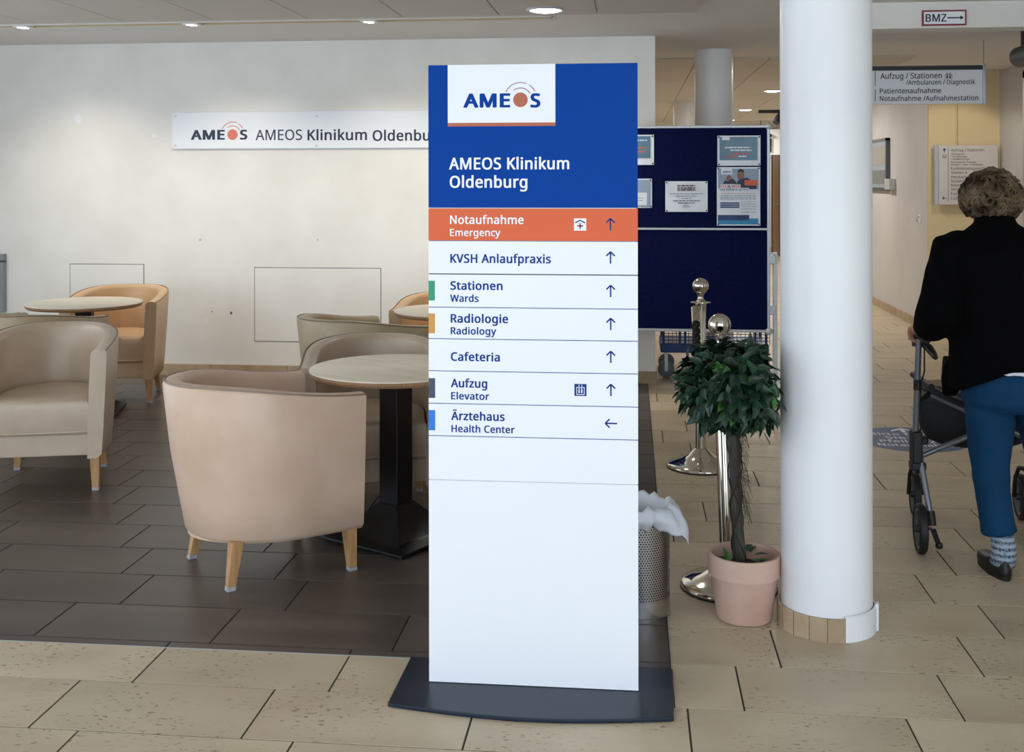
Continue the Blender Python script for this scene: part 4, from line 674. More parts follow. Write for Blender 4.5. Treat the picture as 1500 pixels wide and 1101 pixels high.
def arrow(parent, px, py, k, m, Y, ang=0, dy=TD, L=8.6, W=6.2, wd=2.1):
    cx, cz = at(px, py, Y); g = MB(); R = Matrix.Rotation(math.radians(ang), 2)
    def P2(x, z): v = R @ Vector((x, z)); return (cx + v.x * k, cz + v.y * k)
    y0, y1 = Y - dy, Y - dy + .0005
    g.stroke(P2(0, -L), P2(0, L - 1), wd * k, y0, y1).stroke(P2(0, L), P2(-W, L - W), wd * k, y0, y1).stroke(P2(0, L), P2(W, L - W), wd * k, y0, y1)
    return obj('arrow', g, m, parent)


for i, y in zip(range(1, 7), (329, 377.7, 426.7, 475, 523.3, 571.7)): arrow(pan[i], 894, y, PXM, M_INK, TY)
arrow(pan[7], 894.3, 620.3, PXM, M_INK, TY, 90)
for i, (a, b), m in ((3, (410.7, 439.5), M_GREEN), (4, (458.5, 487.5), M_OCHRE), (6, (553.3, 582), M_SLATE), (7, (600, 629.5), M_BRIGHT)):
    x1 = at(636.6, a, TY)[0]
    obj('color_tab', MB().box(X0, x1, TY - TD, TY, at(628, b, TY)[1], at(628, a, TY)[1]), m, pan[i])
# emergency pictogram: white square, roof chevron, red cross
cx, cz = at(849.6, 329, TY); k = PXM
obj('pictogram', MB().prism([(cx - 9 * k, cz - 9 * k), (cx + 9 * k, cz - 9 * k), (cx + 9 * k, cz + 9 * k), (cx - 9 * k, cz + 9 * k)], TY - .0006, TY), M_WINK, pan[1])
obj('pictogram', MB().stroke((cx - 7 * k, cz + 2.6 * k), (cx, cz + 6.2 * k), 1.8 * k, TY - .0012, TY - .0006).stroke((cx, cz + 6.2 * k), (cx + 7 * k, cz + 2.6 * k), 1.8 * k, TY - .0012, TY - .0006), M_NAVY, pan[1])
obj('pictogram', MB().stroke((cx, cz + 2.2 * k), (cx, cz - 6.4 * k), 1.8 * k, TY - .0012, TY - .0006).stroke((cx - 4.4 * k, cz - 2 * k), (cx + 4.4 * k, cz - 2 * k), 1.8 * k, TY - .0012, TY - .0006), M_RED, pan[1])
# lift pictogram: blue square, white cabin, two riders, two small arrows
cx, cz = at(849.4, 571.2, TY)


def sq(cx, cz, a, b, y0, y1, g=None):
    g = g or MB(); return g.prism([(cx - a, cz - b), (cx + a, cz - b), (cx + a, cz + b), (cx - a, cz + b)], y0, y1)


obj('pictogram', sq(cx, cz, 8.8 * k, 8.8 * k, TY - .0006, TY), M_INK, pan[6])
g = MB(); y0, y1 = TY - .0012, TY - .0006
for sx in (-1, 1):
    g.stroke((cx + sx * 5.6 * k, cz + 3.6 * k), (cx + sx * 5.6 * k, cz - 6.6 * k), .9 * k, y0, y1)
    g.stroke((cx + sx * 2 * k, cz + .6 * k), (cx + sx * 2 * k, cz - 4.6 * k), 1.9 * k, y0, y1)
    sq(cx + sx * 2 * k, cz + 1.9 * k, .8 * k, .8 * k, y0, y1, g)
    g.stroke((cx + sx * 2 * k, cz + 5.2 * k), (cx + sx * 2 * k, cz + 7.6 * k), 1.0 * k, y0, y1)
g.stroke((cx - 6 * k, cz + 3.8 * k), (cx + 6 * k, cz + 3.8 * k), .9 * k, y0, y1).stroke((cx - 6 * k, cz - 6.6 * k), (cx + 6 * k, cz - 6.6 * k), .9 * k, y0, y1)
obj('pictogram', g, M_WINK, pan[6])

# ------------------------------------------------------------------ sign on the white wall
SY = WY - .02
x0, z1 = at(252, 163, SY); _, z0 = at(252, 216.6, SY); xr = at(677, 190, SY)[0]
ws = thing('wall_sign', 'long white clinic name sign screwed to the white wall behind the armchairs', 'sign', ((x0 + xr) / 2, SY, z0), world=True)
obj('sign_board', MB().box(x0, xr, SY, SY + .012, z0, z1), M_WHITE, ws, bevel=.002)
SK = 8.45 / 1668
logo(SY, ws, ((279.7, 329.6), (351.5, 362.6)), (340.9, 195.9), 8, 17.3, 12.2, M_NAVY, mat('logo_coral', 'e07a66', .45), 202.9, 13.8, .0012, SK)
ptext('AMEOS', 374.6, 442.7, 204.2, 15.2, SY, M_NAVY, ws, .006, .0012)
ptext('Klinikum', 450.6, 537.8, 204.4, 15.2, SY, M_NAVY, ws, .02, .0012)
ptext('Oldenburg', 546, 652, 205.4, 15.2, SY, M_NAVY, ws, .02, .0012)
for px, py in ((257, 169), (257, 211.6), (464, 169.4), (464, 212.6), (670, 170), (670, 213)):
    x, z = at(px, py, SY)
    obj('screw', MB().prism([(x + .008 * math.cos(t * PI / 6), z + .008 * math.sin(t * PI / 6)) for t in range(12)], SY - .003, SY + .016), M_ALU, ws)
for px in (257, 464, 670):
    x, z = at(px, 190, SY); obj('spacer', MB().box(x - .01, x + .01, SY + .011, WY, z - .08, z + .08), M_ALU, ws)

# small grey box at the far left edge on the wall
x, z1 = at(4.5, 370, WY - .05)
z0 = at(4.5, 455, WY - .05)[1]
gb = thing('wall_box', 'grey box on the white wall, cut by the far left edge of the photo', 'box', (x - .15, WY, z0), world=True)
obj('housing', MB().box(x - .3, x, WY - .05, WY, z0, z1), mat('box_grey', '8d9298', .5), gb, bevel=.004)
obj('ledge', MB().box(x - .31, x + .012, WY - .055, WY - .03, z1 - .06, z1 - .05), M_DKGREY, gb)


# ------------------------------------------------------------------ armchairs
def chair_path():
    P_ = []
    for x in (.275, .22, .15, .08, .02): P_.append((x, -.323, 0, -1, 0))
    n = 18
    for i in range(1, n):
        a = -PI / 2 - PI * i / n
        P_.append((.0 + .395 * math.cos(a), .323 * math.sin(a), math.cos(a), math.sin(a), max(0, -math.cos(a))))
    for x in (.02, .08, .15, .22, .275): P_.append((x, .323, 0, 1, 0))
    return P_


def make_chair(label, m, loc, rz):
    t = thing('armchair', label, 'armchair', loc, rz, 'leather tub armchairs')
    path = chair_path(); rs = []; pipe = []
    for x, y, nx, ny, b in path:
        s = max(0, min(1, (.275 - x) / .62)); H = .680 + .062 * (s * s * (3 - 2 * s))
        tb = .022 + .06 * b
        prof = [(-tb - .022, .158), (-tb - .002, .18), (-tb * .75, .30), (-tb * .35, .48), (0, H - .016), (-.005, H - .004), (-.016, H), (-.035, H + .004), (-.056, H + .002), (-.070, H - .008), (-.076, H - .024), (-.084, .50), (-.092, .24), (-.092, .158)]
        rs.append([(x + nx * d, y + ny * d, z) for d, z in prof]); pipe.append((x + nx * -.006, y + ny * -.006, H - .001))
    obj('shell', MB().rings(rs, True, True), m, t, smooth=55, bevel=.006)
    obj('piping', MB().tube(pipe, .0036, 6), D.materials.get(m.name + '_seam_shade') or mat(m.name + '_seam_shade', tuple(c * .45 for c in m.node_tree.nodes['Principled BSDF'].inputs['Base Color'].default_value[:3]), .5), t, smooth=60)  # piping colour darkened to stand for the shadow gap along the rim
    plan = [(.268, -.236), (.268, .236)] + [(-.0 + .28 * math.cos(a), .238 * math.sin(a)) for a in [PI / 2 + PI * i / 14 for i in range(15)]]
    c = MB()
    ins = lambda k, z: [(x * k + .02 * (1 - k), y * k, z) for x, y in plan]
    c.rings([ins(.97, .275), ins(1, .285), ins(1, .40), ins(.985, .425), ins(.94, .440), ins(.80, .450), ins(.45, .455)], True, True)
    cu = obj('seat_cushion', c, m, t, smooth=50)
    obj('cushion_piping', MB().tube([(.268, -.232, .288), (.272, -.1, .286), (.272, .1, .286), (.268, .232, .288)], .0035, 6), m, cu, smooth=60)
    obj('apron', MB().slab([(.245, -.245), (.245, .245), (.0, .245), (-.15, .2), (-.24, 0), (-.15, -.2), (0, -.245)][::-1], .167, .274), m, t, bevel=.008)
    for x, y in ((.24, .265), (.24, -.265), (-.225, .215), (-.225, -.215)):
        tx, ty = x * (.96 if x > 0 else .86), y * (.985 if x > 0 else .9)
        def ring(z, hw):
            k = z / .17; cx, cy = x + (tx - x) * k, y + (ty - y) * k
            return [(cx - hw, cy - hw, z), (cx + hw, cy - hw, z), (cx + hw, cy + hw, z), (cx - hw, cy + hw, z)]
        lg = obj('leg', MB().rings([ring(.014, .0155), ring(.172, .0235)]), M_BEECH, t, bevel=.002)
        obj('glide', MB().rings([ring(0, .0155), ring(.0145, .016)]), mat('glide_grey', 'a9a9ab', .5), lg)
    return t


CH = [('pale beige leather tub armchair in the left foreground, seen from behind its side', M_LEATHER, (-1.426, 4.336, 0), 40),
      ('greyish leather tub armchair behind the near round table, facing the camera', M_LEATHER4, (-1.18, 5.14, 0), -78),
      ('leather tub armchair almost wholly hidden behind the tall sign, right of the near table', M_LEATHER, (-.46, 4.63, 0), 172),
      ('olive beige tub armchair seen from behind, its back to the near table group', M_LEATHER3, (-1.50, 6.30, 0), 47),
      ('tan tub armchair against the white wall beside the tall sign, mostly behind the middle table', M_LEATHER2, (-1.185, 7.25, 0), -90),
      ('brownish leather tub armchair at the left photo edge facing the camera', M_LEATHER4, (-2.90, 5.436, 0), -75),
      ('olive tub armchair seen from behind, between the left edge armchair and far left table', M_LEATHER3, (-3.50, 6.36, 0), 80),
      ('tan orange tub armchair against the white wall behind the far left table', M_LEATHER2, (-3.53, 7.565, 0), -81)]
for lab, m, loc, a in CH: make_chair(lab, m, loc, math.radians(a))


# ------------------------------------------------------------------ round tables
def make_table(label, loc, rz):
    t = thing('round_table', label, 'table', loc, rz, 'round cafe tables')
    H = .712; R = .36
    obj('tabletop', MB().lathe([(.0005, H), (R - .004, H), (R, H - .003), (R, H - .006)], 64, cap0=True), M_BIRCH, t, smooth=60)
    for i in range(24):
        a0 = 2 * PI * i / 24
        obj('edge_block', MB().lathe([(R - .03, H - .006), (R, H - .006), (R - .003, H - .018), (R - .012, H - .028), (R - .04, H - .028)], 3, a0=a0 + .002, a1=a0 + 2 * PI / 24 - .002), M_EDGE, t)
    obj('underside', MB().lathe([(.0005, H - .024), (R - .035, H - .024)], 48), M_EDGE, t)
    obj('top_plate', MB().box(-.22, .22, -.025, .025, H - .045, H - .026).box(-.025, .025, -.22, .22, H - .045, H - .026).box(-.09, .09, -.09, .09, H - .05, H - .04), M_BLACK, t, bevel=.003)
    obj('pedestal', MB().box(-.05, .05, -.05, .05, .12, H - .045), M_BLACK, t, bevel=.006)
    b = .222
    rr = lambda q, z: [(-q, -q, z), (q, -q, z), (q, q, z), (-q, q, z)]
    ft = obj('foot', MB().rings([rr(b, .008), rr(b, .02), rr(.17, .04), rr(.085, .115), rr(.055, .15)]), M_BLACK, t, bevel=.004)
    for gx_, gy_ in ((b - .02, b - .02), (-b + .02, b - .02), (b - .02, -b + .02), (-b + .02, -b + .02)):
        obj('foot_glide', MB().lathe([(.014, 0), (.014, .009)], 10, (gx_, gy_, 0), True, True), M_BLACKP, ft)
    return t


make_table('round pale wood table on a black square pedestal in front of the tall sign, nearest', (-.985, 4.70, 0), math.radians(-29.6))
make_table('round pale wood table peeking out behind the tall sign, middle distance', (-1.069, 6.80, 0), math.radians(12))
make_table('round pale wood table at far left, near the white wall', (-3.507, 7.01, 0), math.radians(14))

# ------------------------------------------------------------------ pinboard
BY = 7.9
XL = -.57; XR = at(1128, 185, BY)[0]; ZT = at(1120, 184, BY)[1]; ZB = at(1118, 488, BY)[1]; ZM = at(1120, 336.5, BY)[1]
pb = thing('pinboard', 'large navy felt pinboard in an aluminium frame behind the tall sign', 'pinboard', (.2, BY, 0), world=True)
for a, b in ((ZM, ZT), (ZB, ZM)):
    obj('felt_panel', MB().box(XL + .01, XR - .01, BY, BY + .02, a + .006, b - .006), M_FELT, pb)
fr = MB().box(XL, XR, BY - .008, BY + .025, ZT - .02, ZT).box(XL, XR, BY - .008, BY + .025, ZB, ZB + .02)
fr.box(XL, XL + .02, BY - .008, BY + .025, ZB, ZT).box(XR - .02, XR, BY - .008, BY + .025, ZB, ZT)
obj('frame', fr, M_ALU, pb, bevel=.004)
obj('middle_bar', MB().box(XL, XR + .004, BY - .009, BY + .02, ZM - .008, ZM + .008), M_ALU, pb, bevel=.003)
for x, z in ((XR - .008, ZT - .008), (XR - .008, ZB + .008), (XL + .008, ZT - .008), (XL + .008, ZB + .008)):
    obj('corner_cap', MB().sphere((x, BY + .005, z), .026, 14, 8, (1, .8, 1)), M_ALUW, pb, smooth=180)
for sx, x in ((1, XR + .035), (-1, XL - .035)):
    st = obj('stand_post', MB().box(x - .014, x + .014, BY - .005, BY + .035, .04, at(1132, 371, BY)[1]), M_ALUW, pb, bevel=.003)
    sub(st, (.2, BY, 0))
    for py in (381, 455):
        z = at(1122, py, BY)[1]
        obj('clamp', MB().box(min(x, x - sx * .045), max(x, x - sx * .045) , BY - .012, BY + .03, z - .032, z + .032), M_ALU, st, bevel=.004)
    obj('stand_foot', MB().box(x - .02, x + .02, BY - .26, BY + .28, .02, .05), M_ALUW, st, bevel=.005)
    obj('castor', MB().box(x - .012, x + .012, BY - .25, BY - .21, 0, .022).box(x - .012, x + .012, BY + .22, BY + .26, 0, .022), M_RUB, st)


def sheet(label, pa, pb_, Y=BY - .002, m=M_PAPER, cat='notice', tilt=0):
    x0, z1 = at(*pa, Y); x1, z0 = at(*pb_, Y)
    t = thing('notice', label, cat, ((x0 + x1) / 2, Y, z0), group='papers on the pinboard', world=True)
    # slightly wavy laminated sheet
    g = MB(); nx, nz = 8, 6; vs = []
    for j in range(nz + 1):
        for i in range(nx + 1):
            vs.append((x0 + (x1 - x0) * i / nx, Y - .003 - .0015 * math.sin(i * 1.7 + j * 1.3 + x0 * 9), z0 + (z1 - z0) * j / nz))
    fs = [(j * (nx + 1) + i, j * (nx + 1) + i + 1, (j + 1) * (nx + 1) + i + 1, (j + 1) * (nx + 1) + i) for j in range(nz) for i in range(nx)]
    g.add(vs, fs); n = len(vs)
    g.add([(v[0], v[1] + .0012, v[2]) for v in vs], [f[::-1] for f in fs])
    obj('paper_sheet', g, m, t, smooth=60)
    pp = MB()
    for px, py in ((pa[0] + 2, pa[1] + 2), (pb_[0] - 2, pa[1] + 2), (pa[0] + 2, pb_[1] - 2), (pb_[0] - 2, pb_[1] - 2)):
        x, z = at(px, py, Y); pp.sphere((x, Y - .008, z), .0055, 8, 6)
    for i in range(4):
        q = MB(); q.v = pp.v[i * 56:(i + 1) * 56] if len(pp.v) == 224 else []
    obj('pin', pp, M_DKGREY, t, smooth=180)
    return t


def prect(parent, a, b, c, d, m, name='print', dy=.0058, Y=BY - .002):
    x0, z1 = at(a, b, Y); x1, z0 = at(c, d, Y)
    return obj(name, MB().box(x0, x1, Y - dy, Y - dy + .0008, z0, z1), m, parent)


def plines(parent, rows_, m, name='text_line', h=1.0, Y=BY - .002):
    g = MB()
    for a, b, y in rows_:
        x = a
        while x < b:
            wlen = random.uniform(3, 8); e = min(b, x + wlen)
            x0, z1 = at(x, y - h / 2, Y); x1, z0 = at(e, y + h / 2, Y)
            g.box(x0, x1, Y - .0068, Y - .006, z0, z1); x = e + 1.0
    return obj(name, g, m, parent)


n1 = sheet('laminated teal notice at the upper right of the navy pinboard', (1051, 199.5), (1114, 243.5))
prect(n1, 1054, 201.5, 1109.5, 235.5, M_TEAL); prect(n1, 1058, 200.8, 1069, 206, M_PAPER, 'print', .0066)
plines(n1, [(1062, 1099, 217), (1070, 1101, 221)], M_PAPER, h=2); plines(n1, [(1072, 1097, 226)], M_ORT, h=1.8); plines(n1, [(1062, 1080, 230)], M_ORT, h=1.8); plines(n1, [(1082, 1094, 230)], M_PAPER, h=1.8)
n2 = sheet('tall recruitment poster with a photo of two people, right side of the pinboard', (1050, 245.5), (1113.5, 331.5))
prect(n2, 1052, 248, 1111, 278, M_PGREY, 'photo'); prect(n2, 1056, 247.5, 1072.5, 256, M_PAPER, 'print', .0066)
Yp = BY - .002
for px, py, rx_, rz_ in ((1085, 258, .024, .033), (1067.5, 262, .018, .022)):
    x, z = at(px, py, Yp); obj('photo_face', MB().prism([(x + rx_ * math.cos(t * PI / 8), z + rz_ * math.sin(t * PI / 8)) for t in range(16)], Yp - .0066, Yp - .0058), M_SKIN2, n2)

g = MB(); 
for a in ([(1059, 270), (1062, 264.5), (1066, 266.5), (1073, 262), (1078, 267), (1079, 270.5)], [(1078, 271), (1081, 265), (1087, 262.5), (1094, 261), (1101, 265), (1108, 272), (1108, 278), (1078, 278)]):
    g.prism([at(p, q, Yp) for p, q in a], Yp - .0068, Yp - .006)
obj('photo_clothes', g, M_NAVY, n2)
x, z = at(1085, 249.5, Yp); obj('photo_hair', MB().prism([at(p, q, Yp) for p, q in ((1080, 254), (1081, 250), (1085, 248), (1089, 249.5), (1090, 254), (1085, 251.5))], Yp - .0072, Yp - .0064), M_TXT, n2)
prect(n2, 1090.5, 264.5, 1109.5, 272.5, M_ORT, 'print', .0074); plines(n2, [(1097, 1107, 267.2), (1097, 1107, 269.6)], M_PAPER, h=.9)
prect(n2, 1055.5, 270.6, 1084.5, 276.4, M_PAPER, 'print', .0074); prect(n2, 1053.5, 275.8, 1097, 280.6, M_PAPER, 'print', .0078)
ptext('DU', 1056.5, 1066, 275.8, 4.6, Yp, M_ORT, n2, .02, .0084); ptext('&', 1066.5, 1070.5, 275.8, 4.2, Yp, M_NAVY, n2, .02, .0084); ptext('WIR', 1071, 1083.6, 275.8, 4.6, Yp, M_ORT, n2, .02, .0084)
ptext('DAS PERFEKTE MATCH!', 1054.5, 1096, 279.9, 2.9, Yp, M_NAVY, n2, .02, .0086)
ptext('AMEOS', 1058.5, 1071, 253.8, 2.6, Yp, M_NAVY, n2, .02, .008)
plines(n2, [(1056, 1106, 284.3)], M_ORT, h=.7); plines(n2, [(1055, 1107, y) for y in (287.5, 290, 292.2)], M_PINK, h=.7)
plines(n2, [(1085, 1107, y) for y in (296, 299.5, 303, 307, 311.5)], M_PINK, h=.6)
for y in (298.2, 301.2, 304.2): prect(n2, 1054.8, y - 1.1, 1083, y + 1.1, M_DBLUE, 'print')
prect(n2, 1051.5, 320.5, 1110.5, 329.5, M_LBLUE, 'print'); prect(n2, 1051.5, 315.5, 1097, 323.5, M_DBLUE, 'print', .0068); plines(n2, [(1078, 1094, 318.6), (1078, 1094, 321)], M_PAPER, h=.7)
n3 = sheet('crinkled laminated notice in the middle of the pinboard, upper half', (974.5, 266), (1036.5, 311))
plines(n3, [(992, 1018, 272.5), (992, 1018, 276), (992, 1018, 279)], M_PINK, h=2.4); plines(n3, [(1001, 1016, 277.5)], M_ORT, h=1.2)
plines(n3, [(981, 1029, 284.5), (990, 1020, 287.8), (998, 1012, 291.2)], M_PINK, h=.9); plines(n3, [(986, 1025, 294.6), (993, 1018, 297.8)], M_TXT, h=1.0); plines(n3, [(1001, 1009, 301), (999, 1011, 303.5)], M_PINK, h=.7)
n4 = sheet('laminated teal notice half hidden by the tall sign, top left of the pinboard', (895, 198), (958, 242))
prect(n4, 898, 200, 953, 232, M_TEAL); plines(n4, [(925, 948, 216.8), (925, 946, 222.8)], M_ORT, h=1.8); plines(n4, [(905, 948, 206)], M_PAPER, h=1.5)
n5 = sheet('pale blue notice half hidden by the tall sign, below the teal one', (893, 262), (955, 305), m=M_PAPER)
prect(n5, 895, 263.8, 953, 303.5, M_PGREY); prect(n5, 915, 282.5, 947.5, 301, M_PAPER, 'print', .0066); plines(n5, [(925, 942, 290.5), (925, 942, 294)], M_PINK, h=.8)

# ------------------------------------------------------------------ blue trolley behind the pinboard
tr = thing('trolley', 'blue metal platform trolley with wire sides behind the pinboard', 'trolley', (.6, 8.9, 0), world=True)
xa, xb, ya, yb = .215, 1.02, 8.66, 9.12
obj('deck', MB().box(xa, xb, ya, yb, .19, .262), M_TROL, tr, bevel=.01)
for x, y in ((xa + .02, ya + .02), (xb - .02, ya + .02), (xa + .02, yb - .02), (xb - .02, yb - .02), (.36, ya + .02), (.40, ya + .02), (.92, ya + .02)):
    obj('upright', MB().box(x - .009, x + .009, y - .009, y + .009, .25, 1.0), M_TROL, tr)
g = MB()
for z in (.285, .31, .335, .36, .385): g.tube([(xa, ya + .01, z), (xb, ya + .01, z)], .003, 5)
for i in range(28): g.tube([(xa + .03 * i, ya + .01, .26), (xa + .03 * i, ya + .01, .39)], .002, 4)
w_ = obj('wire_side', g, M_TROL, tr); w_['kind'] = 'stuff'
for x, y in ((at(975, 540, 8.7)[0], 8.70), (xb - .06, 8.70), (.27, 9.07), (xb - .06, 9.07)):
    w1 = obj('castor', MB().lathe([(.02, -.014), (.058, -.014), (.063, -.009), (.063, .009), (.058, .014), (.02, .014)], 24, T=Matrix.Translation((x, y, .063)) @ Matrix.Rotation(PI / 2, 4, 'X'), cap0=True, cap1=True), mat('castor_grey', '6c7076', .5), tr, smooth=50)
    sub(w1, (.6, 8.9, 0))
    obj('castor_fork', MB().box(x - .012, x + .012, y - .024, y - .018, .05, .195).box(x - .012, x + .012, y + .018, y + .024, .05, .195), M_ALU, w1)


# ------------------------------------------------------------------ stanchions and rope
def stanchion(label, x, y, top, lean):
    t = thing('stanchion', label, 'stanchion', (x, y, 0), group='chrome rope stanchions', world=True)
    obj('base', MB().lathe([(.172, 0), (.176, .008), (.175, .016), (.168, .023), (.14, .031), (.10, .045), (.065, .066), (.042, .09), (.030, .10)], 64, (x, y, 0), cap0=True), M_CHROME, t, smooth=50)
    obj('base_ring', MB().lathe([(.170, -.0005), (.177, -.0005), (.177, .006), (.170, .006)], 64, (x, y, 0.001)), M_RUB, t)
    T = Matrix.Translation((x, y, 0)) @ Matrix.Rotation(-lean, 4, 'Y')
    obj('pole', MB().lathe([(.0275, .085), (.0275, top - .16), (.024, top - .155)], 32, T=T, cap1=True), M_CHROME, t, smooth=50)
    obj('collar', MB().lathe([(.0275, top - .175), (.029, top - .136), (.030, top - .131), (.052, top - .1285), (.052, top - .123), (.026, top - .122), (.017, top - .112), (.014, top - .10), (.017, top - .088), (.024, top - .075)], 32, T=T, cap0=True, cap1=True), M_CHROME, t, smooth=50)
    obj('ball', MB().sphere((0, 0, top - .042), .042, 32, 20, T=T), M_CHROME, t, smooth=180)
    return t


S1 = (.356, 6.0); S2 = (.352, 4.24)
stanchion('chrome stanchion with ball top standing farther back, in front of the pinboard', *S1, .985, 0)
stanchion('chrome stanchion with ball top directly behind the potted tree, slightly tilted', *S2, 1.005, .033)
rp = thing('barrier_rope', 'black velvet barrier rope hanging between the two chrome stanchions', 'rope', (.34, 5.1, .5), world=True)
pa = Vector((S1[0] - .03, S1[1] - .035, .83)); pb2 = Vector((S2[0] - .075, S2[1] + .02, .86))
pts = []
for i in range(41):
    t = i / 40; p = pa.lerp(pb2, t); p.z -= 4 * .36 * t * (1 - t) ; p.x += .008 * math.sin(t * PI)
    pts.append(p)
g = MB()
for s in (0, PI * 2 / 3, PI * 4 / 3):
    q = []
    for i in range(161):
        t = i / 4; k = min(int(t), 39); p = pts[k].lerp(pts[k + 1], t - k); d = (pts[k + 1] - pts[k]).normalized()
        a = d.cross(Vector((1, 0, 0))).normalized(); b = d.cross(a); an = s + i * .55
        q.append(p + .010 * (math.cos(an) * a + math.sin(an) * b))
    g.tube(q, .0115, 7)
obj('rope', g, M_ROPE, rp, smooth=180)
obj('rope_end', MB().tube([pts[0], pts[1], pts[2]], .021, 16), M_CHROME, rp, smooth=60)
obj('rope_end', MB().tube([pts[40], pts[39], pts[38]], .021, 16), M_CHROME, rp, smooth=60)
obj('hook', MB().tube([pts[0], pts[0] + Vector((.005, .012, .02)), (S1[0] - .02, S1[1] - .01, .862)], .004, 8), M_CHROME, rp, smooth=60)
obj('hook', MB().tube([pts[40], pts[40] + Vector((.01, -.008, .018)), (S2[0] - .055, S2[1], .884)], .004, 8), M_CHROME, rp, smooth=60)

# ------------------------------------------------------------------ potted tree
px_, py_ = .38, 3.952
pt = thing('potted_tree', 'artificial ball-shaped tree in a terracotta pot beside the white column', 'plant', (px_, py_, 0), world=True)
pot = obj('pot', MB().lathe([(.0005, 0), (.084, 0), (.092, .006), (.094, .014), (.112, .150), (.1135, .153), (.1215, .155), (.1225, .218), (.1205, .224), (.112, .2245), (.108, .218), (.107, .195)], 48, (px_, py_, 0), cap0=True), M_POT, pt, smooth=35)
obj('pot_lining', MB().lathe([(.107, .20), (.1, .14), (.0005, .14)], 32, (px_, py_, 0)), M_POT, pt, smooth=50)
obj('soil', MB().lathe([(.0005, .178), (.05, .176), (.104, .168)], 24, (px_, py_, 0)), M_SOIL, pt)
tk = [Vector((px_ - .012, py_, .15)), Vector((px_ - .02, py_, .28)), Vector((px_ - .026, py_ + .004, .40)), Vector((px_ - .03, py_, .52)), Vector((px_ - .035, py_, .64)), Vector((px_ - .04, py_, .78))]
obj('trunk', MB().tube(tk, [.0255, .021, .0195, .02, .021, .02], 14), M_BARK, pt, smooth=180)
for s in range(4):
    q = []
    for i in range(60):
        t = i / 59; z = .17 + .55 * t; f = (z - .15) / .63 * 5; k = min(int(f), 4); c = tk[k].lerp(tk[k + 1], f - k)
        an = s * 1.6 + t * (9 + s) * (1 if s % 2 else -1); r = .0225 + .002 * math.sin(9 * t + s)
        q.append((c.x + r * math.cos(an), c.y + r * math.sin(an), z))
    obj('vine', MB().tube(q, .0026, 5), M_VINE, pt, smooth=180)
g = MB()
for i in range(130):
    z = random.uniform(.36, .66); an = random.uniform(-1.6, 1.2); c = Vector((px_ - .022 - (z - .2) * .03, py_, z)); d = Vector((math.cos(an), math.sin(an) - .2, 0))
    l = random.uniform(.01, .04) * (1 if an > -1 else .6); p1 = c + d * .02
    p2 = p1 + d * l * .6 + Vector((0, 0, random.uniform(-.02, .02))); p3 = p1 + d * l + Vector((0, random.uniform(-.01, .01), random.uniform(-.07, -.01)))
    g.tube([p1, p2, p3], .0007, 3, caps=False)
fb = obj('root_fibres', g, M_VINE, pt); fb['kind'] = 'stuff'


def leaf_mb(L, W, fold, T=None, mb=None):
    mb = mb or MB()
    xs_ = (0, .22, .48, .75, 1.0); ws = (0.06, .72, 1.0, .55, .0)
    vs = []
    for x, w1 in zip(xs_, ws):
        zc = -.12 * x * x * L
        vs += [(x * L, -w1 * W / 2, zc + fold * w1 * W), (x * L, 0, zc), (x * L, w1 * W / 2, zc + fold * w1 * W)]
    fs = []
    for i in range(4):
        a = i * 3; fs += [(a, a + 1, a + 4, a + 3), (a + 1, a + 2, a + 5, a + 4)]
    return mb.add(vs, fs, T)


leafm = []
for i in range(3):
    mbb = leaf_mb(.052 + .006 * i, .026 + .002 * i, .18 + .1 * i)
    for m in (M_LEAF, M_LEAFB):
        me = D.meshes.new('leaf'); me.from_pydata(mbb.v, [], mbb.f); me.materials.append(m); me.shade_smooth(); leafm.append(me)
FC = Vector((.338, 3.905, .802)); FR = Vector((.172, .165, .138))
stuff = MB(); nl = 0; shown = 0
cand = []
for i in range(1500):
    u = random.uniform(-1, 1); a = random.uniform(0, 2 * PI); s = math.sqrt(1 - u * u)
    n = Vector((s * math.cos(a), s * math.sin(a), u)); rr = random.uniform(.62, 1.02)
    p = Vector((FC.x + n.x * FR.x * rr, FC.y + n.y * FR.y * rr, FC.z + n.z * FR.z * rr + (.01 * math.sin(a * 3))))
    if (Vector((p.x, p.y)) - Vector((CX, CYY))).length < .185: continue
    if u < -.55 and rr > .9 and random.random() < .4: continue
    cand.append((n.dot(Vector((-.08, -1, .1))) * rr, p, n, u))
cand.sort(key=lambda c: -c[0])
for idx, (_, p, n, u) in enumerate(cand):
    out = (n * random.uniform(.25, .9) + Vector((random.uniform(-.8, .8), random.uniform(-.8, .8), random.uniform(-.95, .15) - (.35 if u < 0 else 0)))).normalized()
    side = out.cross(n + Vector((.01, .02, .03))).normalized(); up = side.cross(out).normalized()
    if up.dot(n) < 0: up = -up; side = -side
    T = Matrix(((out.x, side.x, up.x, p.x), (out.y, side.y, up.y, p.y), (out.z, side.z, up.z, p.z), (0, 0, 0, 1)))
    tip = p + out * .06
    if (Vector((tip.x, tip.y)) - Vector((CX, CYY))).length < .172: continue
    if idx < 270:
        me = leafm[random.choice((0, 2, 4)) + (1 if random.random() < .08 else 0)]
        o = D.objects.new('leaf', me); COL.objects.link(o); o.parent = pt
        o.matrix_local = Matrix.Translation((-px_, -py_, 0)) @ T
    else:
        leaf_mb(.058, .027, .25, T, stuff)
ls = obj('inner_leaves', stuff, M_LEAF, pt, smooth=180); ls['kind'] = 'stuff'
g = MB()
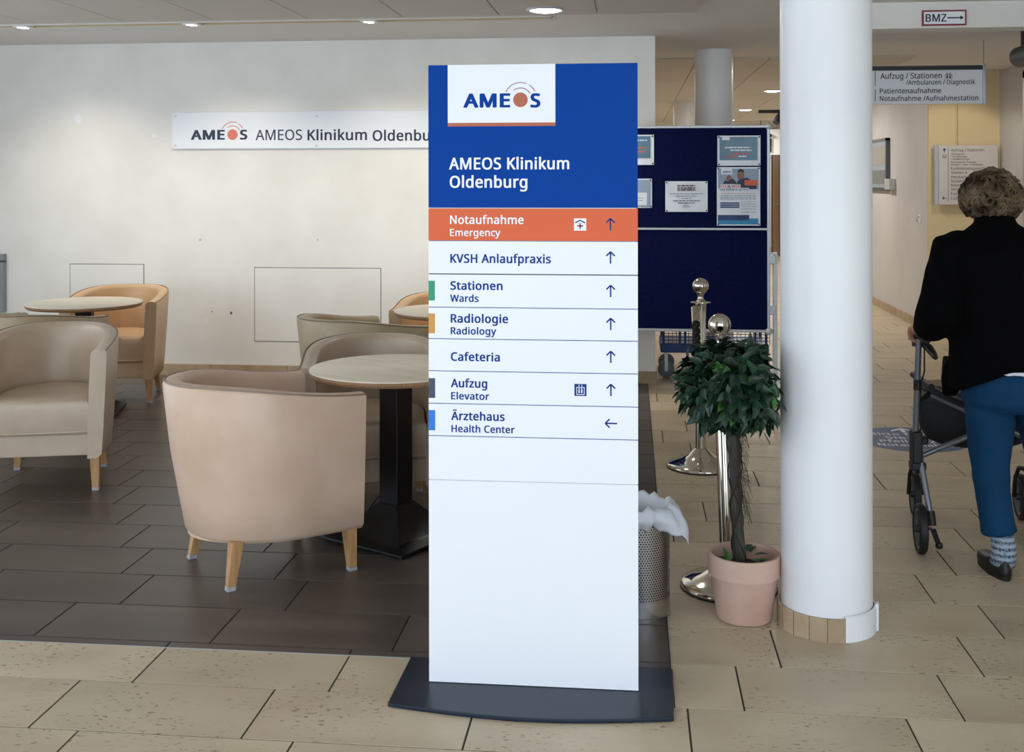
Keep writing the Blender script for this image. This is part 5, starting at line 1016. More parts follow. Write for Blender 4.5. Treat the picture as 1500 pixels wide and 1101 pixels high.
for i in range(26):
    an = random.uniform(0, 2 * PI); e = Vector((FC.x + .12 * math.cos(an), FC.y + .12 * math.sin(an), FC.z + random.uniform(-.06, .09)))
    if (Vector((e.x, e.y)) - Vector((CX, CYY))).length < .18: continue
    s0 = tk[5] + Vector((0, 0, -.06)); mid = s0.lerp(e, .5) + Vector((0, 0, .03)); g.tube([s0, mid, e], [.006, .004, .002], 5)
tw_ = obj('twigs', g, M_VINE, pt); tw_['kind'] = 'stuff'
for i in range(9):
    an = random.uniform(0, 2 * PI); r = random.uniform(.03, .075)
    o = D.objects.new('leaf', leafm[1 if i == 0 else 0]); COL.objects.link(o); o.parent = pt
    o.location = (r * math.cos(an) * .8, r * math.sin(an) * .8, .185 + .004 * i); o.rotation_euler = (random.uniform(-.3, .3), random.uniform(-.5, -.1), an)
o = D.objects.new('leaf', leafm[5]); COL.objects.link(o); o.parent = pt; o.location = (-.055, -.03, .185); o.rotation_euler = (.3, -1.1, 2.0)

# ------------------------------------------------------------------ bin
bx, by = .022, 3.985
bn = thing('waste_bin', 'perforated steel waste bin with a white liner beside the tall sign', 'bin', (bx, by, 0))
R = .108
obj('bin_body', MB().lathe([(R - .004, .0), (R, .004), (R, .062), (R + .0005, .20), (R, .355), (R - .002, .357), (R - .003, .355), (R - .003, .01)], 64, cap0=True), perforated_mat(R), bn, smooth=40)
obj('bin_foot', MB().lathe([(R - .002, -.0), (R + .003, 0), (R + .003, .007), (R, .009)], 64), M_STEEL, bn, smooth=40)
rs = []
nA = 72
for j in range(15):
    ring = []
    for i in range(nA):
        a = 2 * PI * i / nA; t = j / 14
        wob = .6 * math.sin(5 * a + 1) + .6 * math.sin(11 * a + 2.3 + j * .15) + .6 * math.sin(19 * a + j * .1)
        lob = math.exp(-((math.atan2(math.sin(a + .35), math.cos(a + .35))) / .42) ** 2)      # the side that sags out to the right
        if t < .35:
            u = t / .35; r = R - .012 - .02 * (1 - u) + .004 * wob * (1 - u); z = .16 + (.366 - .16) * u + .01 * wob * u
        else:
            u = (t - .35) / .65; drop = .085 + .028 * math.sin(a * 2 + .6) + .012 * wob + .02 * lob
            bulge = .012 + .020 * math.sin(PI * min(1, u * 1.15)) + (.007 * wob) * math.sin(PI * u) + lob * .070 * u ** 1.1
            r = R - .004 + bulge * min(1, u * 4); z = .372 + .01 * wob * (1 - u) + .012 * math.sin(PI * min(1, u * 3)) * (u < .34) - drop * max(0, u - .08) - .02 * lob * u
            if j == 14: r -= .006
        ring.append((r * math.cos(a), r * math.sin(a), z))
    rs.append(ring)
ln = obj('liner', MB().rings(rs, True, False), M_BAGW, bn, smooth=180)
so = ln.modifiers.new('thick', 'SOLIDIFY'); so.thickness = .0008

# ------------------------------------------------------------------ BMZ plate on the bulkhead
YB = 6.99
x0, z1 = at(1351.5, 17, YB); x1, z0 = at(1416.3, 38.8, YB)
b = thing('bmz_plate', 'small white red-bordered BMZ arrow plate on the bulkhead', 'sign', ((x0 + x1) / 2, YB, z0), world=True)
obj('border', MB().box(x0, x1, YB - .002, YB + .01, z0, z1), M_RED, b)
q = .0095
obj('face', MB().box(x0 + q, x1 - q, YB - .003, YB, z0 + q, z1 - q), M_WINK, b)
ptext('BMZ', 1356.3, 1387, 33.6, 11, YB, M_TXT, b, .02, .0036)
ka = 6.76 / 1668; cx, cz = at(1400, 27.8, YB); g = MB()
g.stroke((cx - 11.5 * ka, cz), (cx + 8 * ka, cz), 1.9 * ka, YB - .0036, YB - .003); g.prism([(cx + 7 * ka, cz - 3.2 * ka), (cx + 12 * ka, cz), (cx + 7 * ka, cz + 3.2 * ka)], YB - .0036, YB - .003)
obj('arrow', g, M_TXT, b)

# ------------------------------------------------------------------ hanging direction sign
HY = 8.95
x0 = 1.46; x1, z0 = at(1440, 153.4, HY); z1 = at(1400, 97.6, HY)[1]; zh = at(1400, 104, HY)[1]
hs = thing('hanging_sign', 'grey ceiling-hung direction sign with four lines of black text right of the column', 'sign', ((x0 + x1) / 2, HY, z0), world=True)
obj('sign_board', MB().box(x0, x1, HY, HY + .03, z0, zh), M_SIGNG, hs, bevel=.002)
obj('header_rail', MB().box(x0, x1, HY - .004, HY + .034, zh, z1), M_DKGREY, hs)
for xx in (x0 - .012, x1 + .0):
    obj('end_post', MB().box(xx, xx + .022, HY - .006, HY + .036, z0 - .004, z1 + .012), M_ALU, hs, bevel=.004)
    obj('wire', MB().tube([(xx + .011, HY + .015, z1), (xx + .011, HY + .015, CZ)], .002, 6), M_DKGREY, hs)
ptext('Aufzug / Stationen', 1289.9, 1380, 117, 8.2, HY, M_TXT, hs, .012)
ptext('/Ambulanzen / Diagnostik', 1327.6, 1428.8, 125.7, 6.9, HY, M_TXT, hs, .012)
ptext('Patientenaufnahme', 1289, 1379, 138.5, 7.3, HY, M_TXT, hs, .012)
ptext('Notaufnahme /Aufnahmestation', 1289, 1433.4, 149.5, 7.3, HY, M_TXT, hs, .012)
kk = 8.75 / 1668
g = MB()
for a, b_ in ((105.3, 127.5), (132.4, 150)):
    x, z = at(1282.4, a, HY); _, zz = at(1282.4, b_, HY); g.box(x - .0025, x + .0025, HY - .0012, HY, zz, z)
obj('divider', g, M_TXT, hs)
cx, cz = at(1390, 113, HY); g = MB(); y0, y1 = HY - .0015, HY
for sx in (-1, 1):
    g.stroke((cx + sx * 4.4 * kk, cz + 2.4 * kk), (cx + sx * 4.4 * kk, cz - 4.4 * kk), .7 * kk, y0, y1); g.stroke((cx + sx * 1.9 * kk, cz + .2 * kk), (cx + sx * 1.9 * kk, cz - 3.6 * kk), 2.1 * kk, y0, y1); sq(cx + sx * 1.9 * kk, cz + 1.4 * kk, .8 * kk, .8 * kk, y0, y1, g)
    g.stroke((cx + sx * 1.9 * kk, cz + 3.4 * kk), (cx + sx * 1.9 * kk, cz + 4.9 * kk), 1.0 * kk, y0, y1)
g.stroke((cx - 4.8 * kk, cz + 2.6 * kk), (cx + 4.8 * kk, cz + 2.6 * kk), .6 * kk, y0, y1)
obj('pictogram', g, M_TXT, hs)
g = MB()
for s_, px in (('<', 1225), ('<', 1225)):
    pass

# ------------------------------------------------------------------ directory board on the cream wall
EY = 11.40
x0, z1 = at(1371, 214.5, EY); x1, z0 = at(1462, 301.7, EY)
db = thing('directory_board', 'pale directory board with small black text hanging on the cream wall', 'sign', ((x0 + x1) / 2, EY, z0), world=True)
obj('sign_board', MB().box(x0, x1, EY, EY + .03, z0, z1), M_DIRB, db, bevel=.003)
obj('side_rail', MB().box(x0 - .012, x0 + .022, EY - .008, EY + .034, z0 - .006, z1 + .006), M_ALU, db, bevel=.004)
xw = at(1404, 214, EY)[0]
obj('wire', MB().tube([(xw, EY + .02, z1 - .01), (xw, EY + .02, CZ)], .0022, 6), M_DKGREY, db)
_, za = at(1389, 219, EY); xd, zb_ = at(1389, 297, EY)
obj('divider', MB().box(xd - .002, xd + .002, EY - .0012, EY, zb_, za), M_PINK, db)
DT = [('Aufzug / Stationen', 1393, 1441.6, 223.4, 3.9), ('Ambulanzen', 1393, 1413.5, 228.5, 2.4), ('• Gynäkologie', 1393, 1417, 232.2, 2.4), ('• Gefäßchirurgie', 1393, 1420.5, 235.9, 2.4),
      ('Physikalische Therapie', 1393, 1430, 240.3, 2.4), ('Röntgen / Labor / Endoskopie', 1393, 1440, 244, 2.4), ('Funktionsdiagnostik', 1393, 1444, 250.3, 3.9), ('Station 4', 1393, 1416.5, 256.3, 3.9),
      ('Herzkatheter', 1393, 1426, 262.7, 3.9), ('Sozialdienst', 1393, 1424, 268.8, 3.9), ('Neurologie', 1393, 1421, 274.8, 3.9), ('Stroke Unit', 1393, 1422, 280.8, 3.9), ('Patientenaufnahme', 1393, 1444, 287.4, 3.9), ('Cafeteria', 1393, 1417, 294.2, 3.9)]
for s_, a, b_, base, cap in DT: ptext(s_, a, b_, base, cap, EY, M_TXT, db, .0)
k2 = 11.2 / 1668
arrow(db, 1383.5, 222, k2, M_INK, EY, 0, .0015, 2.6, 2.2, 1.1); arrow(db, 1383.5, 291.8, k2, M_TXT, EY, 90, .0015, 3.0, 2.2, 1.0)
cx, cz = at(1383.5, 231, EY); g = MB()
for sx in (-1, 1): g.stroke((cx + sx * 2.6 * k2, cz + 2.5 * k2), (cx + sx * 2.6 * k2, cz - 2.5 * k2), .4 * k2, EY - .0015, EY); g.stroke((cx + sx * 1.1 * k2, cz + .8 * k2), (cx + sx * 1.1 * k2, cz - 2 * k2), .9 * k2, EY - .0015, EY)
g.stroke((cx - 2.6 * k2, cz + 2.5 * k2), (cx + 2.6 * k2, cz + 2.5 * k2), .4 * k2, EY - .0015, EY)
obj('pictogram', g, M_INK, db)

# glazed notice case on the corridor wall
fx = 2.88
nf = thing('notice_case', 'glazed notice case on the corridor wall right of the white column', 'notice case', (fx, 13.6, 1.4), world=True)
obj('backing', MB().box(fx - .03, fx, 13.16, 14.2, 1.40, 1.93), M_PGREY, nf)
g = MB().box(fx - .045, fx, 13.13, 13.17, 1.37, 1.96).box(fx - .045, fx, 14.19, 14.23, 1.37, 1.96).box(fx - .045, fx, 13.13, 14.23, 1.93, 1.96).box(fx - .045, fx, 13.13, 14.23, 1.37, 1.40)
obj('frame', g, mat('case_grey', '5f646b', .4, metal=.4), nf)
obj('lower_sheet', MB().box(fx - .034, fx - .03, 13.22, 14.1, 1.44, 1.60), M_TXT, nf); obj('upper_sheet', MB().box(fx - .034, fx - .03, 13.22, 14.1, 1.66, 1.88), mat('sheet_brown', '9a8f80', .5), nf)
obj('pane', MB().box(fx - .042, fx - .040, 13.17, 14.19, 1.40, 1.93), M_GLASS, nf)
obj('leaflet_box', MB().box(fx - .07, fx, 12.86, 13.10, 1.38, 1.50), M_ALUW, nf, bevel=.004)
sw = thing('wall_hook', 'small white fitting on the corridor wall below the notice case', 'hook', (fx, 11.8, 1.05), world=True)
obj('plate', MB().box(fx - .008, fx, 11.76, 11.84, 1.06, 1.14), M_WHITE, sw, bevel=.003)
obj('hook', MB().tube([(fx - .008, 11.8, 1.12), (fx - .03, 11.8, 1.11), (fx - .035, 11.8, 1.08), (fx - .02, 11.8, 1.07)], .006, 8), M_ALU, sw, smooth=180)

# ceiling-hung restroom sign far down the hall, with dark cable tray
rsn = thing('restroom_sign', 'tiny distant hanging sign with a restroom pictogram between board and column', 'sign', (2.45, 20.5, 1.9), world=True)
obj('sign_board', MB().box(2.25, 2.72, 20.5, 20.53, 1.93, 2.38), M_WHITE, rsn)
obj('pictogram', MB().sphere((2.43, 20.49, 2.27), .035, 10, 6).box(2.40, 2.46, 20.485, 20.50, 2.09, 2.22).box(2.405, 2.425, 20.485, 20.50, 1.98, 2.09).box(2.435, 2.455, 20.485, 20.50, 1.98, 2.09), M_TXT, rsn)
obj('wire', MB().box(2.27, 2.28, 20.51, 20.52, 2.38, CZ).box(2.69, 2.70, 20.51, 20.52, 2.38, CZ), M_DKGREY, rsn)
dk = thing('ceiling_spot_cluster', 'dark fittings hanging from the ceiling far down the hall', 'ceiling light', (2.3, 17.5, 2.4), world=True)
obj('track', MB().box(1.9, 2.7, 17.4, 17.46, 2.49, CZ), M_DKGREY, dk)
for x in (2.22, 2.42, 2.62): obj('spot_head', MB().tube([(x, 17.43, 2.5), (x - .03, 17.40, 2.42), (x - .07, 17.36, 2.34)], [.02, .05, .055], 10), M_TXT, dk, smooth=60)

# ------------------------------------------------------------------ glass door at the right edge
gx = 2.80
gd = struct('door_2', MB().box(gx - .012, gx + .0, 8.42, 8.5, 0, 2.27).box(gx - .012, gx, 6.4, 6.46, 0, 2.27).box(gx - .012, gx, 6.4, 8.5, 2.22, 2.27).box(gx - .012, gx, 6.4, 8.5, 0, .08), M_ALU, 'glass sliding door at the right edge of the photo')
obj('pane', MB().box(gx - .008, gx - .003, 6.46, 8.42, .08, 2.22), M_GLASS, gd)
obj('rail', MB().box(gx - .02, gx, 6.46, 8.42, 1.68, 1.72), M_DKGREY, gd)
obj('door_operator', MB().tube([(gx - .03, 8.56, 2.37), (gx - .03, 8.50, 2.37), (gx - .03, 6.4, 2.37)], [.055, .075, .075], 18), M_DKGREY, gd, smooth=50)
obj('bracket', MB().box(gx - .045, gx - .02, 8.40, 8.44, 2.42, CZ), M_DKGREY, gd)
obj('fixed_panel', MB().box(gx - .006, gx, 6.4, 8.5, 2.45, CZ), M_GLASS, gd)

# ------------------------------------------------------------------ floor decal
dc = thing('floor_decal', 'round blue floor sticker with white text behind the rollator', 'sticker', (1.60, 6.76, 0))
obj('disc', MB().lathe([(.0005, .0016), (.312, .0016), (.314, .0002)], 64, cap0=True), M_DECAL, dc)


def ftext(body, x0, x1, yb, cap):
    vs, fs = glyphs(body, .012); h = max(v[1] for v in glyphs('E', .012)[0]); a = min(v[0] for v in vs); b = max(v[0] for v in vs)
    k = (x1 - x0) / (b - a); mb = MB(); mb.add([(x0 + (v[0] - a) * k, yb + v[1] * cap / h, .0022 + v[2]) for v in vs], fs); obj('lettering', mb, M_WINK, dc)


ftext('Bitte folgen', -.215, .225, .085, .062); ftext('Sie den', -.14, .15, -.005, .062); ftext('Pfeilen zur', -.19, .20, -.095, .062); ftext('Notaufnahme', -.22, .23, -.19, .066)
g = MB()
g.slab([(-.012, .165), (.012, .165), (.012, .255), (-.012, .255)], .0018, .0024).slab([(0, .285), (-.07, .215), (-.07, .19), (0, .25)], .0018, .0024).slab([(0, .285), (0, .25), (.07, .19), (.07, .215)], .0018, .0024)
obj('arrow', g, M_WINK, dc)

# ------------------------------------------------------------------ rollator
ro = thing('rollator', 'grey and black rollator walker pushed by the woman', 'walker', (1.475, 4.9, 0), world=True)
MXR = 1.475


def mir(p): return (2 * MXR - p[0], p[1], p[2])


def wheel(c, r, yaw, name='wheel'):
    T = Matrix.Translation(c) @ Matrix.Rotation(yaw, 4, 'Z') @ Matrix.Rotation(PI / 2, 4, 'Y')
    o = obj(name, MB().lathe([(r - .022, -.012), (r - .010, -.0165), (r - .003, -.012), (r, 0), (r - .003, .012), (r - .010, .0165), (r - .022, .012), (r - .022, -.012)], 36, T=T), M_RUB, ro, smooth=40)
    sub(o, (1.475, 4.9, 0))
    obj('rim', MB().lathe([(r - .03, -.010), (r - .022, -.011), (r - .022, .011), (r - .03, .010), (r - .03, -.010)], 36, T=T), M_TUBE, o, smooth=40)
    g_ = MB()
    for i in range(5):
        a = 2 * PI * i / 5; g_.tube([T @ Vector((.012 * math.cos(a), .012 * math.sin(a), 0)), T @ Vector(((r - .028) * math.cos(a), (r - .028) * math.sin(a), 0))], .006, 6)
    obj('spokes', g_, M_DKGREY, o)
    obj('hub', MB().lathe([(.014, -.022), (.016, -.015), (.016, .015), (.014, .022)], 16, T=T, cap0=True, cap1=True), M_DKGREY, o)


for s in (1, -1):
    f_ = (lambda p: p) if s == 1 else mir
    sx = s
    obj('push_tube', MB().tube([f_((1.152, 4.745, .86)), f_((1.152, 4.75, .80)), f_((1.150, 4.78, .55)), f_((1.152, 4.80, .40))], .0125, 12), M_TUBE, ro, smooth=60)
    obj('handle_grip', MB().tube([f_((1.152, 4.615, .865)), f_((1.152, 4.63, .868)), f_((1.152, 4.69, .872)), f_((1.152, 4.745, .868)), f_((1.152, 4.765, .85)), f_((1.152, 4.765, .82))], [.016, .0185, .017, .018, .024, .022], 14), M_BLACKP, ro, smooth=60)
    obj('brake_lever', MB().tube([f_((1.17, 4.76, .835)), f_((1.185, 4.72, .82)), f_((1.19, 4.66, .80)), f_((1.188, 4.63, .795))], [.014, .017, .014, .01], 8), M_BLACKP, ro, smooth=60)
    obj('brake_cable', MB().tube([f_((1.175, 4.75, .82)), f_((1.178, 4.76, .72)), f_((1.165, 4.77, .66)), f_((1.168, 4.78, .5)), f_((1.162, 4.79, .38))], .003, 6), M_BLACKP, ro, smooth=60)
    obj('height_clamp', MB().tube([f_((1.151, 4.757, .685)), f_((1.151, 4.762, .645))], .0165, 14), M_BLACKP, ro, smooth=40)
    obj('side_joint', MB().box(*sorted((f_((1.135, 0, 0))[0], f_((1.175, 0, 0))[0])), 4.77, 4.84, .34, .47).box(*sorted((f_((1.15, 0, 0))[0], f_((1.20, 0, 0))[0])), 4.78, 4.84, .415, .445).box(*sorted((f_((1.13, 0, 0))[0], f_((1.19, 0, 0))[0])), 4.77, 4.83, .31, .345), M_BLACKP, ro, bevel=.008)
    obj('rear_leg', MB().tube([f_((1.165, 4.80, .40)), f_((1.172, 4.78, .33)), f_((1.182, 4.72, .20)), f_((1.187, 4.70, .12))], .0125, 12), M_TUBE, ro, smooth=60)
    obj('axle_bar', MB().tube([f_((1.135, 4.70, .1)), f_((1.19, 4.70, .1))], .006, 8), M_DKGREY, ro)
    obj('brake_block', MB().tube([f_((1.187, 4.705, .17)), f_((1.19, 4.69, .115))], .0165, 10).tube([f_((1.193, 4.685, .10)), f_((1.20, 4.65, .065)), f_((1.203, 4.645, .056))], [.011, .010, .010], 10).sphere(f_((1.203, 4.64, .053)), .015, 12, 8), M_BLACKP, ro, smooth=60)
    obj('front_leg', MB().tube([f_((1.158, 4.82, .40)), f_((1.20, 4.98, .30)), f_((1.235, 5.10, .23))], .0125, 12), M_BLACKP, ro, smooth=60)
    obj('fork', MB().tube([f_((1.235, 5.11, .245)), f_((1.225, 5.16, .24)), f_((1.222, 5.20, .19)), f_((1.222, 5.215, .1))], [.016, .010, .008, .010], 8).tube([f_((1.24, 5.11, .245)), f_((1.275, 5.16, .24)), f_((1.278, 5.20, .19)), f_((1.278, 5.215, .1))], [.016, .010, .008, .010], 8), M_BLACKP, ro, smooth=60)
    wheel(f_((1.147, 4.70, .1)), .1, -.07)
    wheel(f_((1.25, 5.215, .1)), .1, -.10)
    obj('seat_rail', MB().tube([f_((1.205, 4.76, .655)), f_((1.205, 5.06, .655))], .014, 10), M_BLACKP, ro, smooth=60)
    obj('rail_strut', MB().tube([f_((1.165, 4.775, .60)), f_((1.205, 4.80, .62))], .010, 8), M_BLACKP, ro, smooth=60)
obj('cross_tube', MB().tube([(1.165, 4.83, .352), (1.785, 4.83, .635)], .0115, 12), M_TUBE, ro, smooth=60)
obj('cross_tube', MB().tube([(1.785, 4.87, .352), (1.165, 4.87, .635)], .0115, 12), M_TUBE, ro, smooth=60)
# sagging fabric seat
g = MB(); ny_ = 2; vs = []
for i in range(17):
    t = i / 16; x = 1.205 + .54 * t; z = .655 - .085 * math.sin(PI * t)
    for y, dz in ((4.78, 0), (5.04, 0), (5.04, -.022), (4.78, -.022)): vs.append([(x, y, z + dz)])
rs = [[v[0] for v in vs[i * 4:i * 4 + 4]] for i in range(17)]
obj('seat', MB().rings(rs), M_BLACKP, ro, smooth=50)
rs = []
for z, k_, in ((.56, 1.0), (.50, 1.02), (.44, .98), (.39, .86), (.365, .6)):
    rs.append([(1.22 + .02 + .22 + .24 * k_ * math.cos(a), 5.03 + .10 * k_ * math.sin(a) * (1.1), z - .02 * math.cos(a) ** 2 * 0) for a in [2 * PI * i / 28 for i in range(28)]])
bg = obj('bag', MB().rings(rs[::-1], True, False), mat('bag_nylon', '0e0e14', .7), ro, smooth=60)
obj('bag_mesh_top', MB().rings([[(x, y, z + dz) for x, y, z in rs[0]] for dz in (0, .045)], False, False), mat('bag_mesh', '3b352c', .7), bg) if False else None
sub(bg, (1.475, 4.9, 0))
obj('bag_mesh_top', MB().rings([rs[0], [(x, y, .625) for x, y, z in rs[0]]], False, False), mat('bag_mesh', '4a4034', .7, alpha=.6), bg)

# ------------------------------------------------------------------ woman behind the rollator
wo = thing('person', 'woman with short curly grey-brown hair in black jacket and teal trousers pushing a rollator', 'person', (1.42, 4.5, 0), world=True)


def ell(c, rx, ry, n=20, tilt=0):
    return [(c[0] + rx * math.cos(2 * PI * i / n), c[1] + ry * math.sin(2 * PI * i / n), c[2] + tilt * math.sin(2 * PI * i / n)) for i in range(n)]


def remeshed(name, mb, m, parent, vox, smooth_it=6):
    o = obj(name, mb, m, parent)
    r = o.modifiers.new('remesh', 'REMESH'); r.mode = 'VOXEL'; r.voxel_size = vox; r.use_smooth_shade = True
    s = o.modifiers.new('smooth', 'SMOOTH'); s.iterations = smooth_it; s.factor = .5
    return o


def hand(g, wr, d, side, down, s=1, curl=1.0):
    """palm + five bent fingers; wr = wrist, d = pointing direction, side = towards the little finger, down = palm side"""
    wr, d, side, down = (Vector(v) for v in (wr, d, side, down))
    g.tube([wr - d * .02, wr + d * .01, wr + d * .045, wr + d * .085], [.024, .026, .030, .026], 10)
    for k, (o_, l) in enumerate(((-.030, .070), (-.010, .080), (.010, .076), (.029, .060))):
        p0 = wr + d * .06 + side * o_ * .8; p1 = wr + d * .092 + side * o_; p2 = p1 + d * l * .45 * (1 - .3 * curl) + down * l * .3 * curl; p3 = p2 - d * l * .25 * curl + down * l * .42
        g.tube([p0, p1, p2, p3], [.0105, .0098, .009, .0075], 8); g.sphere(tuple(p3), .0078, 8, 6)
    p0 = wr + d * .02 - side * .018; p1 = wr + d * .045 - side * .038 + down * .012; p2 = p1 + d * .028 - side * .004 + down * .022
    g.tube([p0, p1, p2], [.013, .0115, .009], 8); g.sphere(tuple(p2), .0092, 8, 6)


HC = Vector((1.391, 4.61, 1.408))
g = MB()
# torso, neck, head
g.rings([ell((1.43, 4.49, .62), .10, .09), ell((1.43, 4.49, .70), .165, .125), ell((1.43, 4.49, .80), .165, .12), ell((1.425, 4.50, .92), .15, .105), ell((1.415, 4.51, 1.05), .165, .115), ell((1.405, 4.52, 1.18), .175, .11),
         ell((1.40, 4.53, 1.25), .15, .09), ell((1.395, 4.55, 1.30), .08, .065), ell((1.392, 4.57, 1.33), .058, .056), ell((1.39, 4.585, 1.37), .055, .056)])
g.sphere(tuple(HC), .1, 24, 16, (.76, .95, 1.12)); g.sphere((HC.x, HC.y + .055, HC.z - .055), .055, 16, 10, (.95, .8, 1.0))
g.tube([(HC.x, HC.y + .09, HC.z + .012), (HC.x, HC.y + .105, HC.z - .01), (HC.x, HC.y + .118, HC.z - .028), (HC.x, HC.y + .10, HC.z - .036)], [.008, .012, .015, .010], 8)
for s in (-1, 1):
    g.sphere((HC.x + s * .030, HC.y + .083, HC.z + .008), .014, 10, 8)
    g.sphere((HC.x + s * .077, HC.y + .002, HC.z - .012), .026, 12, 8, (.35, .7, 1.15))
g.tube([(HC.x - .022, HC.y + .092, HC.z - .062), (HC.x, HC.y + .101, HC.z - .061), (HC.x + .022, HC.y + .092, HC.z - .062)], .0065, 8)
SH = [(1.225, 4.52, 1.235), (1.575, 4.52, 1.235)]; EL = [(1.140, 4.45, .985), (1.66, 4.45, .985)]; WRI = [(1.145, 4.655, .905), (1.805, 4.66, .905)]
EL[1] = (1.715, 4.43, .99)
for i in (0, 1):
    g.tube([SH[i], tuple(Vector(SH[i]).lerp(Vector(EL[i]), .5)), EL[i]], [.055, .045, .04], 12); g.tube([EL[i], tuple(Vector(EL[i]).lerp(Vector(WRI[i]), .5)), WRI[i]], [.04, .035, .024], 12)
    hand(g, WRI[i], Vector((0, .98, -.12)).normalized(), (-1 if i == 0 else 1, 0, 0), Vector((0, -.12, -1)).normalized())
legs = [[(1.345, 4.49, .68, .085), (1.347, 4.485, .54, .075), (1.35, 4.48, .42, .055), (1.358, 4.465, .30, .05), (1.378, 4.455, .17, .036), (1.388, 4.452, .08, .034)],
        [(1.525, 4.50, .68, .085), (1.565, 4.56, .54, .075), (1.60, 4.64, .43, .055), (1.645, 4.71, .30, .05), (1.685, 4.78, .17, .036), (1.70, 4.80, .09, .034)]]
for L_ in legs:
    g.tube([p[:3] for p in L_], [p[3] for p in L_], 14)
    e = L_[-1]; g.tube([(e[0], e[1] - .02, .045), (e[0] - .008, e[1] + .06, .045), (e[0] - .012, e[1] + .13, .028)], [.030, .024, .016], 12)
remeshed('body', g, M_SKIN, wo, .007, 5)
g = MB()
for s in (-1, 1): g.sphere((HC.x + s * .030, HC.y + .091, HC.z + .008), .0095, 12, 8)
obj('eyes', g, mat('eye', 'e8e4df', .2), wo, smooth=180)
# jacket
g = MB()
hem = [(x, y, z - .085 * max(0, min(1, (1.36 - x) / .13))) for x, y, z in ell((1.435, 4.49, .785), .232, .165, 28)]
g.rings([hem, ell((1.43, 4.49, .86), .228, .158, 28), ell((1.425, 4.50, .95), .218, .15, 28), ell((1.417, 4.51, 1.05), .212, .148, 28), ell((1.41, 4.515, 1.15), .208, .142, 28), ell((1.402, 4.52, 1.22), .203, .130, 28),
         ell((1.398, 4.53, 1.265), .172, .108, 28), ell((1.395, 4.54, 1.298), .122, .085, 28), ell((1.393, 4.552, 1.325), .080, .070, 28), ell((1.392, 4.562, 1.356), .068, .064, 28)])
for i in (0, 1):
    a = Vector(SH[i]); b_ = Vector(EL[i]); c_ = Vector(WRI[i]); sg = -1 if i == 0 else 1
    g.tube([a + Vector((-sg * .07, 0, .012)), a + Vector((sg * .006, 0, -.005)), a.lerp(b_, .5) + Vector((sg * .004, 0, -.01)), b_ + Vector((0, 0, -.01)), b_.lerp(c_, .45) + Vector((-sg * .01, 0, -.015)), c_ + Vector((0, -.012, .006))], [.06, .075, .072, .074, .070, .044], 16)
    g.sphere(tuple(a + Vector((-sg * .02, 0, -.005))), .072, 14, 10)
# front of the jacket hanging open, lower at its left front
g.rings([[(1.19, 4.50, .80), (1.245, 4.50, .80), (1.285, 4.66, .80), (1.225, 4.67, .80)], [(1.185, 4.53, .70), (1.25, 4.53, .70), (1.30, 4.68, .70), (1.235, 4.69, .70)], [(1.195, 4.56, .655), (1.25, 4.56, .655), (1.29, 4.68, .655), (1.235, 4.69, .655)]])
g.rings([[(1.635, 4.50, .80), (1.665, 4.50, .80), (1.625, 4.67, .80), (1.595, 4.66, .80)], [(1.63, 4.53, .70), (1.67, 4.53, .70), (1.62, 4.69, .70), (1.58, 4.68, .70)]])
remeshed('jacket', g, M_COAT, wo, .0085, 5)
# shirt hem peeking out
g = MB()
n = 56
top = ell((1.437, 4.487, .80), .200, .152, n); bot = [(1.437 + .206 * math.cos(2 * PI * i / n), 4.485 + .160 * math.sin(2 * PI * i / n), .785 + .009 * math.sin(i * .41 + .5) + .003 * math.sin(i * 1.9)) for i in range(n)]
g.rings([top, bot], False, False)
sh = obj('shirt_hem', g, mat('shirt_white', 'cfd3da', .8), wo, smooth=180)
# trousers
g = MB()
g.rings([ell((1.437, 4.49, .85), .165, .125, 24), ell((1.437, 4.488, .79), .185, .142, 24), ell((1.437, 4.485, .72), .192, .155, 24), ell((1.437, 4.487, .66), .190, .150, 24), ell((1.437, 4.49, .625), .17, .12, 24)])
tl = [[(1.350, 4.487, .70, .092), (1.350, 4.485, .62, .094), (1.349, 4.482, .54, .086), (1.349, 4.478, .425, .071), (1.354, 4.468, .324, .063), (1.363, 4.46, .242, .063), (1.376, 4.452, .164, .0655)],
      [(1.524, 4.49, .70, .092), (1.545, 4.52, .62, .094), (1.568, 4.57, .54, .086), (1.605, 4.64, .425, .072), (1.64, 4.70, .324, .064), (1.66, 4.75, .242, .064), (1.685, 4.79, .17, .066)]]
for L_ in tl: g.tube([p[:3] for p in L_], [p[3] for p in L_], 20)
tro = remeshed('trousers', g, M_TROUS, wo, .008, 5)
tx = D.textures.new('folds', 'CLOUDS'); tx.noise_scale = .09
dm = tro.modifiers.new('folds', 'DISPLACE'); dm.texture = tx; dm.strength = .012; dm.mid_level = .5; dm.texture_coords = 'LOCAL'
tx2 = D.textures.new('folds_jacket', 'CLOUDS'); tx2.noise_scale = .12
jk = [o for o in wo.children if o.name.startswith('jacket')][0]
dm = jk.modifiers.new('folds', 'DISPLACE'); dm.texture = tx2; dm.strength = .012; dm.mid_level = .5; dm.texture_coords = 'LOCAL'
MS = sock_mat()
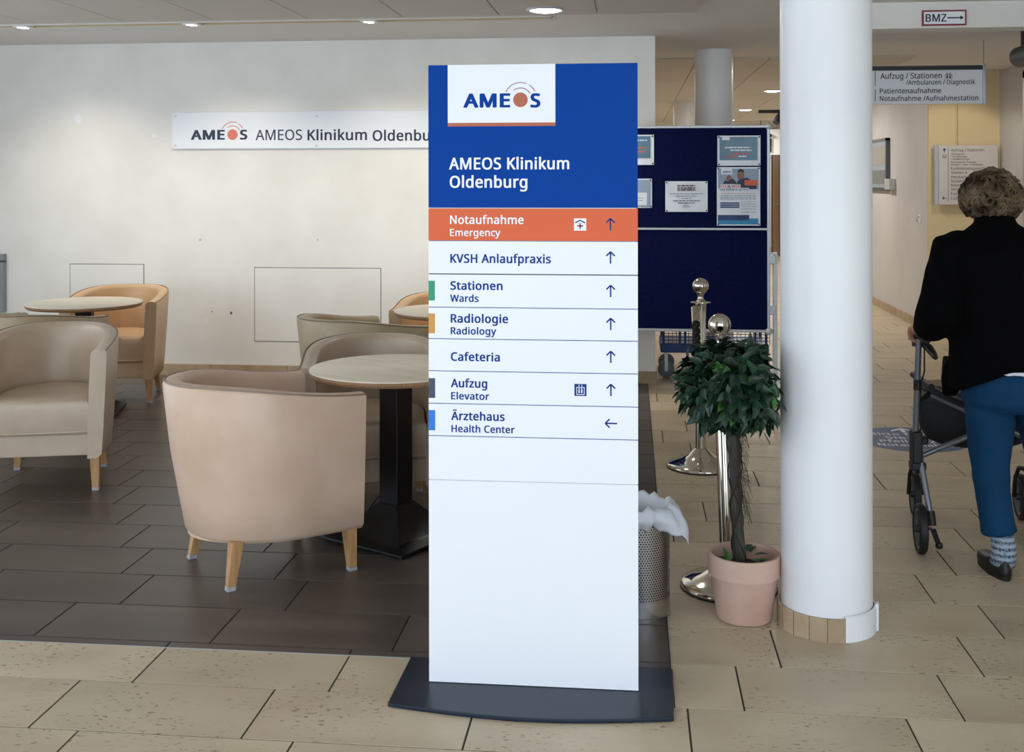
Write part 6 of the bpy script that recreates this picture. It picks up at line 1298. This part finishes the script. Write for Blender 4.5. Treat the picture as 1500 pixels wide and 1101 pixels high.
for L_ in legs:
    e = L_[-1]; p4 = L_[-2]
    obj('sock', MB().tube([(p4[0], p4[1], .185), (e[0] + .0, e[1], .13), (e[0] + .002, e[1], .09), (e[0], e[1] + .01, .05)], [.041, .043, .045, .045], 20), MS, wo, smooth=180)
    # slipper shoe: sole + upper
    cx, cy = e[0] + .003, e[1]
    outl = []
    for i in range(28):
        a = 2 * PI * i / 28; yy = math.sin(a); wv = .047 - .006 * (yy < -.5) + .004 * max(0, yy)
        outl.append((cx - .006 + wv * math.cos(a) - .014 * max(0, yy), cy + .075 + .128 * yy))
    up = lambda k, z, dy=0: [(cx - .006 + (x - cx + .006) * k, cy + .075 + (y - cy - .075) * k + dy, z) for x, y in outl]
    s_ = obj('shoe', MB().rings([up(.97, .0), up(.98, .016)], True, True), M_RUB, wo, smooth=50)
    sub(s_, (1.42, 4.5, 0))
    rings_ = []
    for k, z in ((.97, .016), (1.0, .026), (.98, .04)): rings_.append(up(k, z))
    last = []
    for x, y in outl:
        f = max(0, min(1, (cy + .08 - y) / .1)); last.append((cx - .006 + (x - cx + .006) * (.86 - .1 * (1 - f)), cy + .075 + (y - cy - .075) * (.9 - .22 * (1 - f)), .052 + .022 * f))
    rings_.append(last)
    obj('shoe_upper', MB().rings(rings_, True, True), M_SHOE, s_, smooth=60)
# hair: a full cap of short curls
g = MB()
HCe = HC + Vector((0, -.012, .018))
g.sphere(tuple(HCe), .094, 28, 18, (.93, .95, .93))
for i in range(430):
    u = random.uniform(-.8, 1); a = random.uniform(0, 2 * PI); s = math.sqrt(max(0, 1 - u * u)); n_ = Vector((s * math.cos(a), s * math.sin(a), u))
    if n_.y > .55 and u < .45: continue
    if u < -.55 and n_.y > -.2: continue
    kq = random.uniform(.92, 1.04); p = HCe + Vector((n_.x * .101 * kq, n_.y * .099 * kq, n_.z * .096 * kq)); t1 = n_.cross(Vector((random.uniform(-1, 1), random.uniform(-1, 1), random.uniform(-1, 1)))).normalized(); t2 = n_.cross(t1)
    rr = random.uniform(.010, .027); ph = random.uniform(0, 6.28); q = []
    for k in range(7):
        an = ph + k * .75; q.append(p + n_ * (.004 + .0035 * k * random.uniform(.3, .8)) + rr * (math.cos(an) * t1 + math.sin(an) * t2))
    hw = random.uniform(.7, 1.25); g.tube(q, [.006 * hw, .0075 * hw, .008 * hw, .0075 * hw, .0065 * hw, .005 * hw, .002 * hw], 5)
hr = obj('hair', g, M_HAIR, wo, smooth=180)
g = MB()
for i in range(700):
    u = random.uniform(-.75, 1); a = random.uniform(0, 2 * PI); s = math.sqrt(max(0, 1 - u * u)); n_ = Vector((s * math.cos(a), s * math.sin(a), u))
    if n_.y > .5 and u < .4: continue
    p = HCe + Vector((n_.x * .108, n_.y * .106, n_.z * .104)); t1 = n_.cross(Vector((random.uniform(-1, 1), random.uniform(-1, 1), random.uniform(-1, 1)))).normalized()
    g.tube([p, p + n_ * .012 + t1 * .010, p + n_ * .016 + t1 * .026], [.0018, .0014, .0006], 4, caps=False)
w2_ = obj('stray_hair', g, M_HAIR, hr); w2_['kind'] = 'stuff'
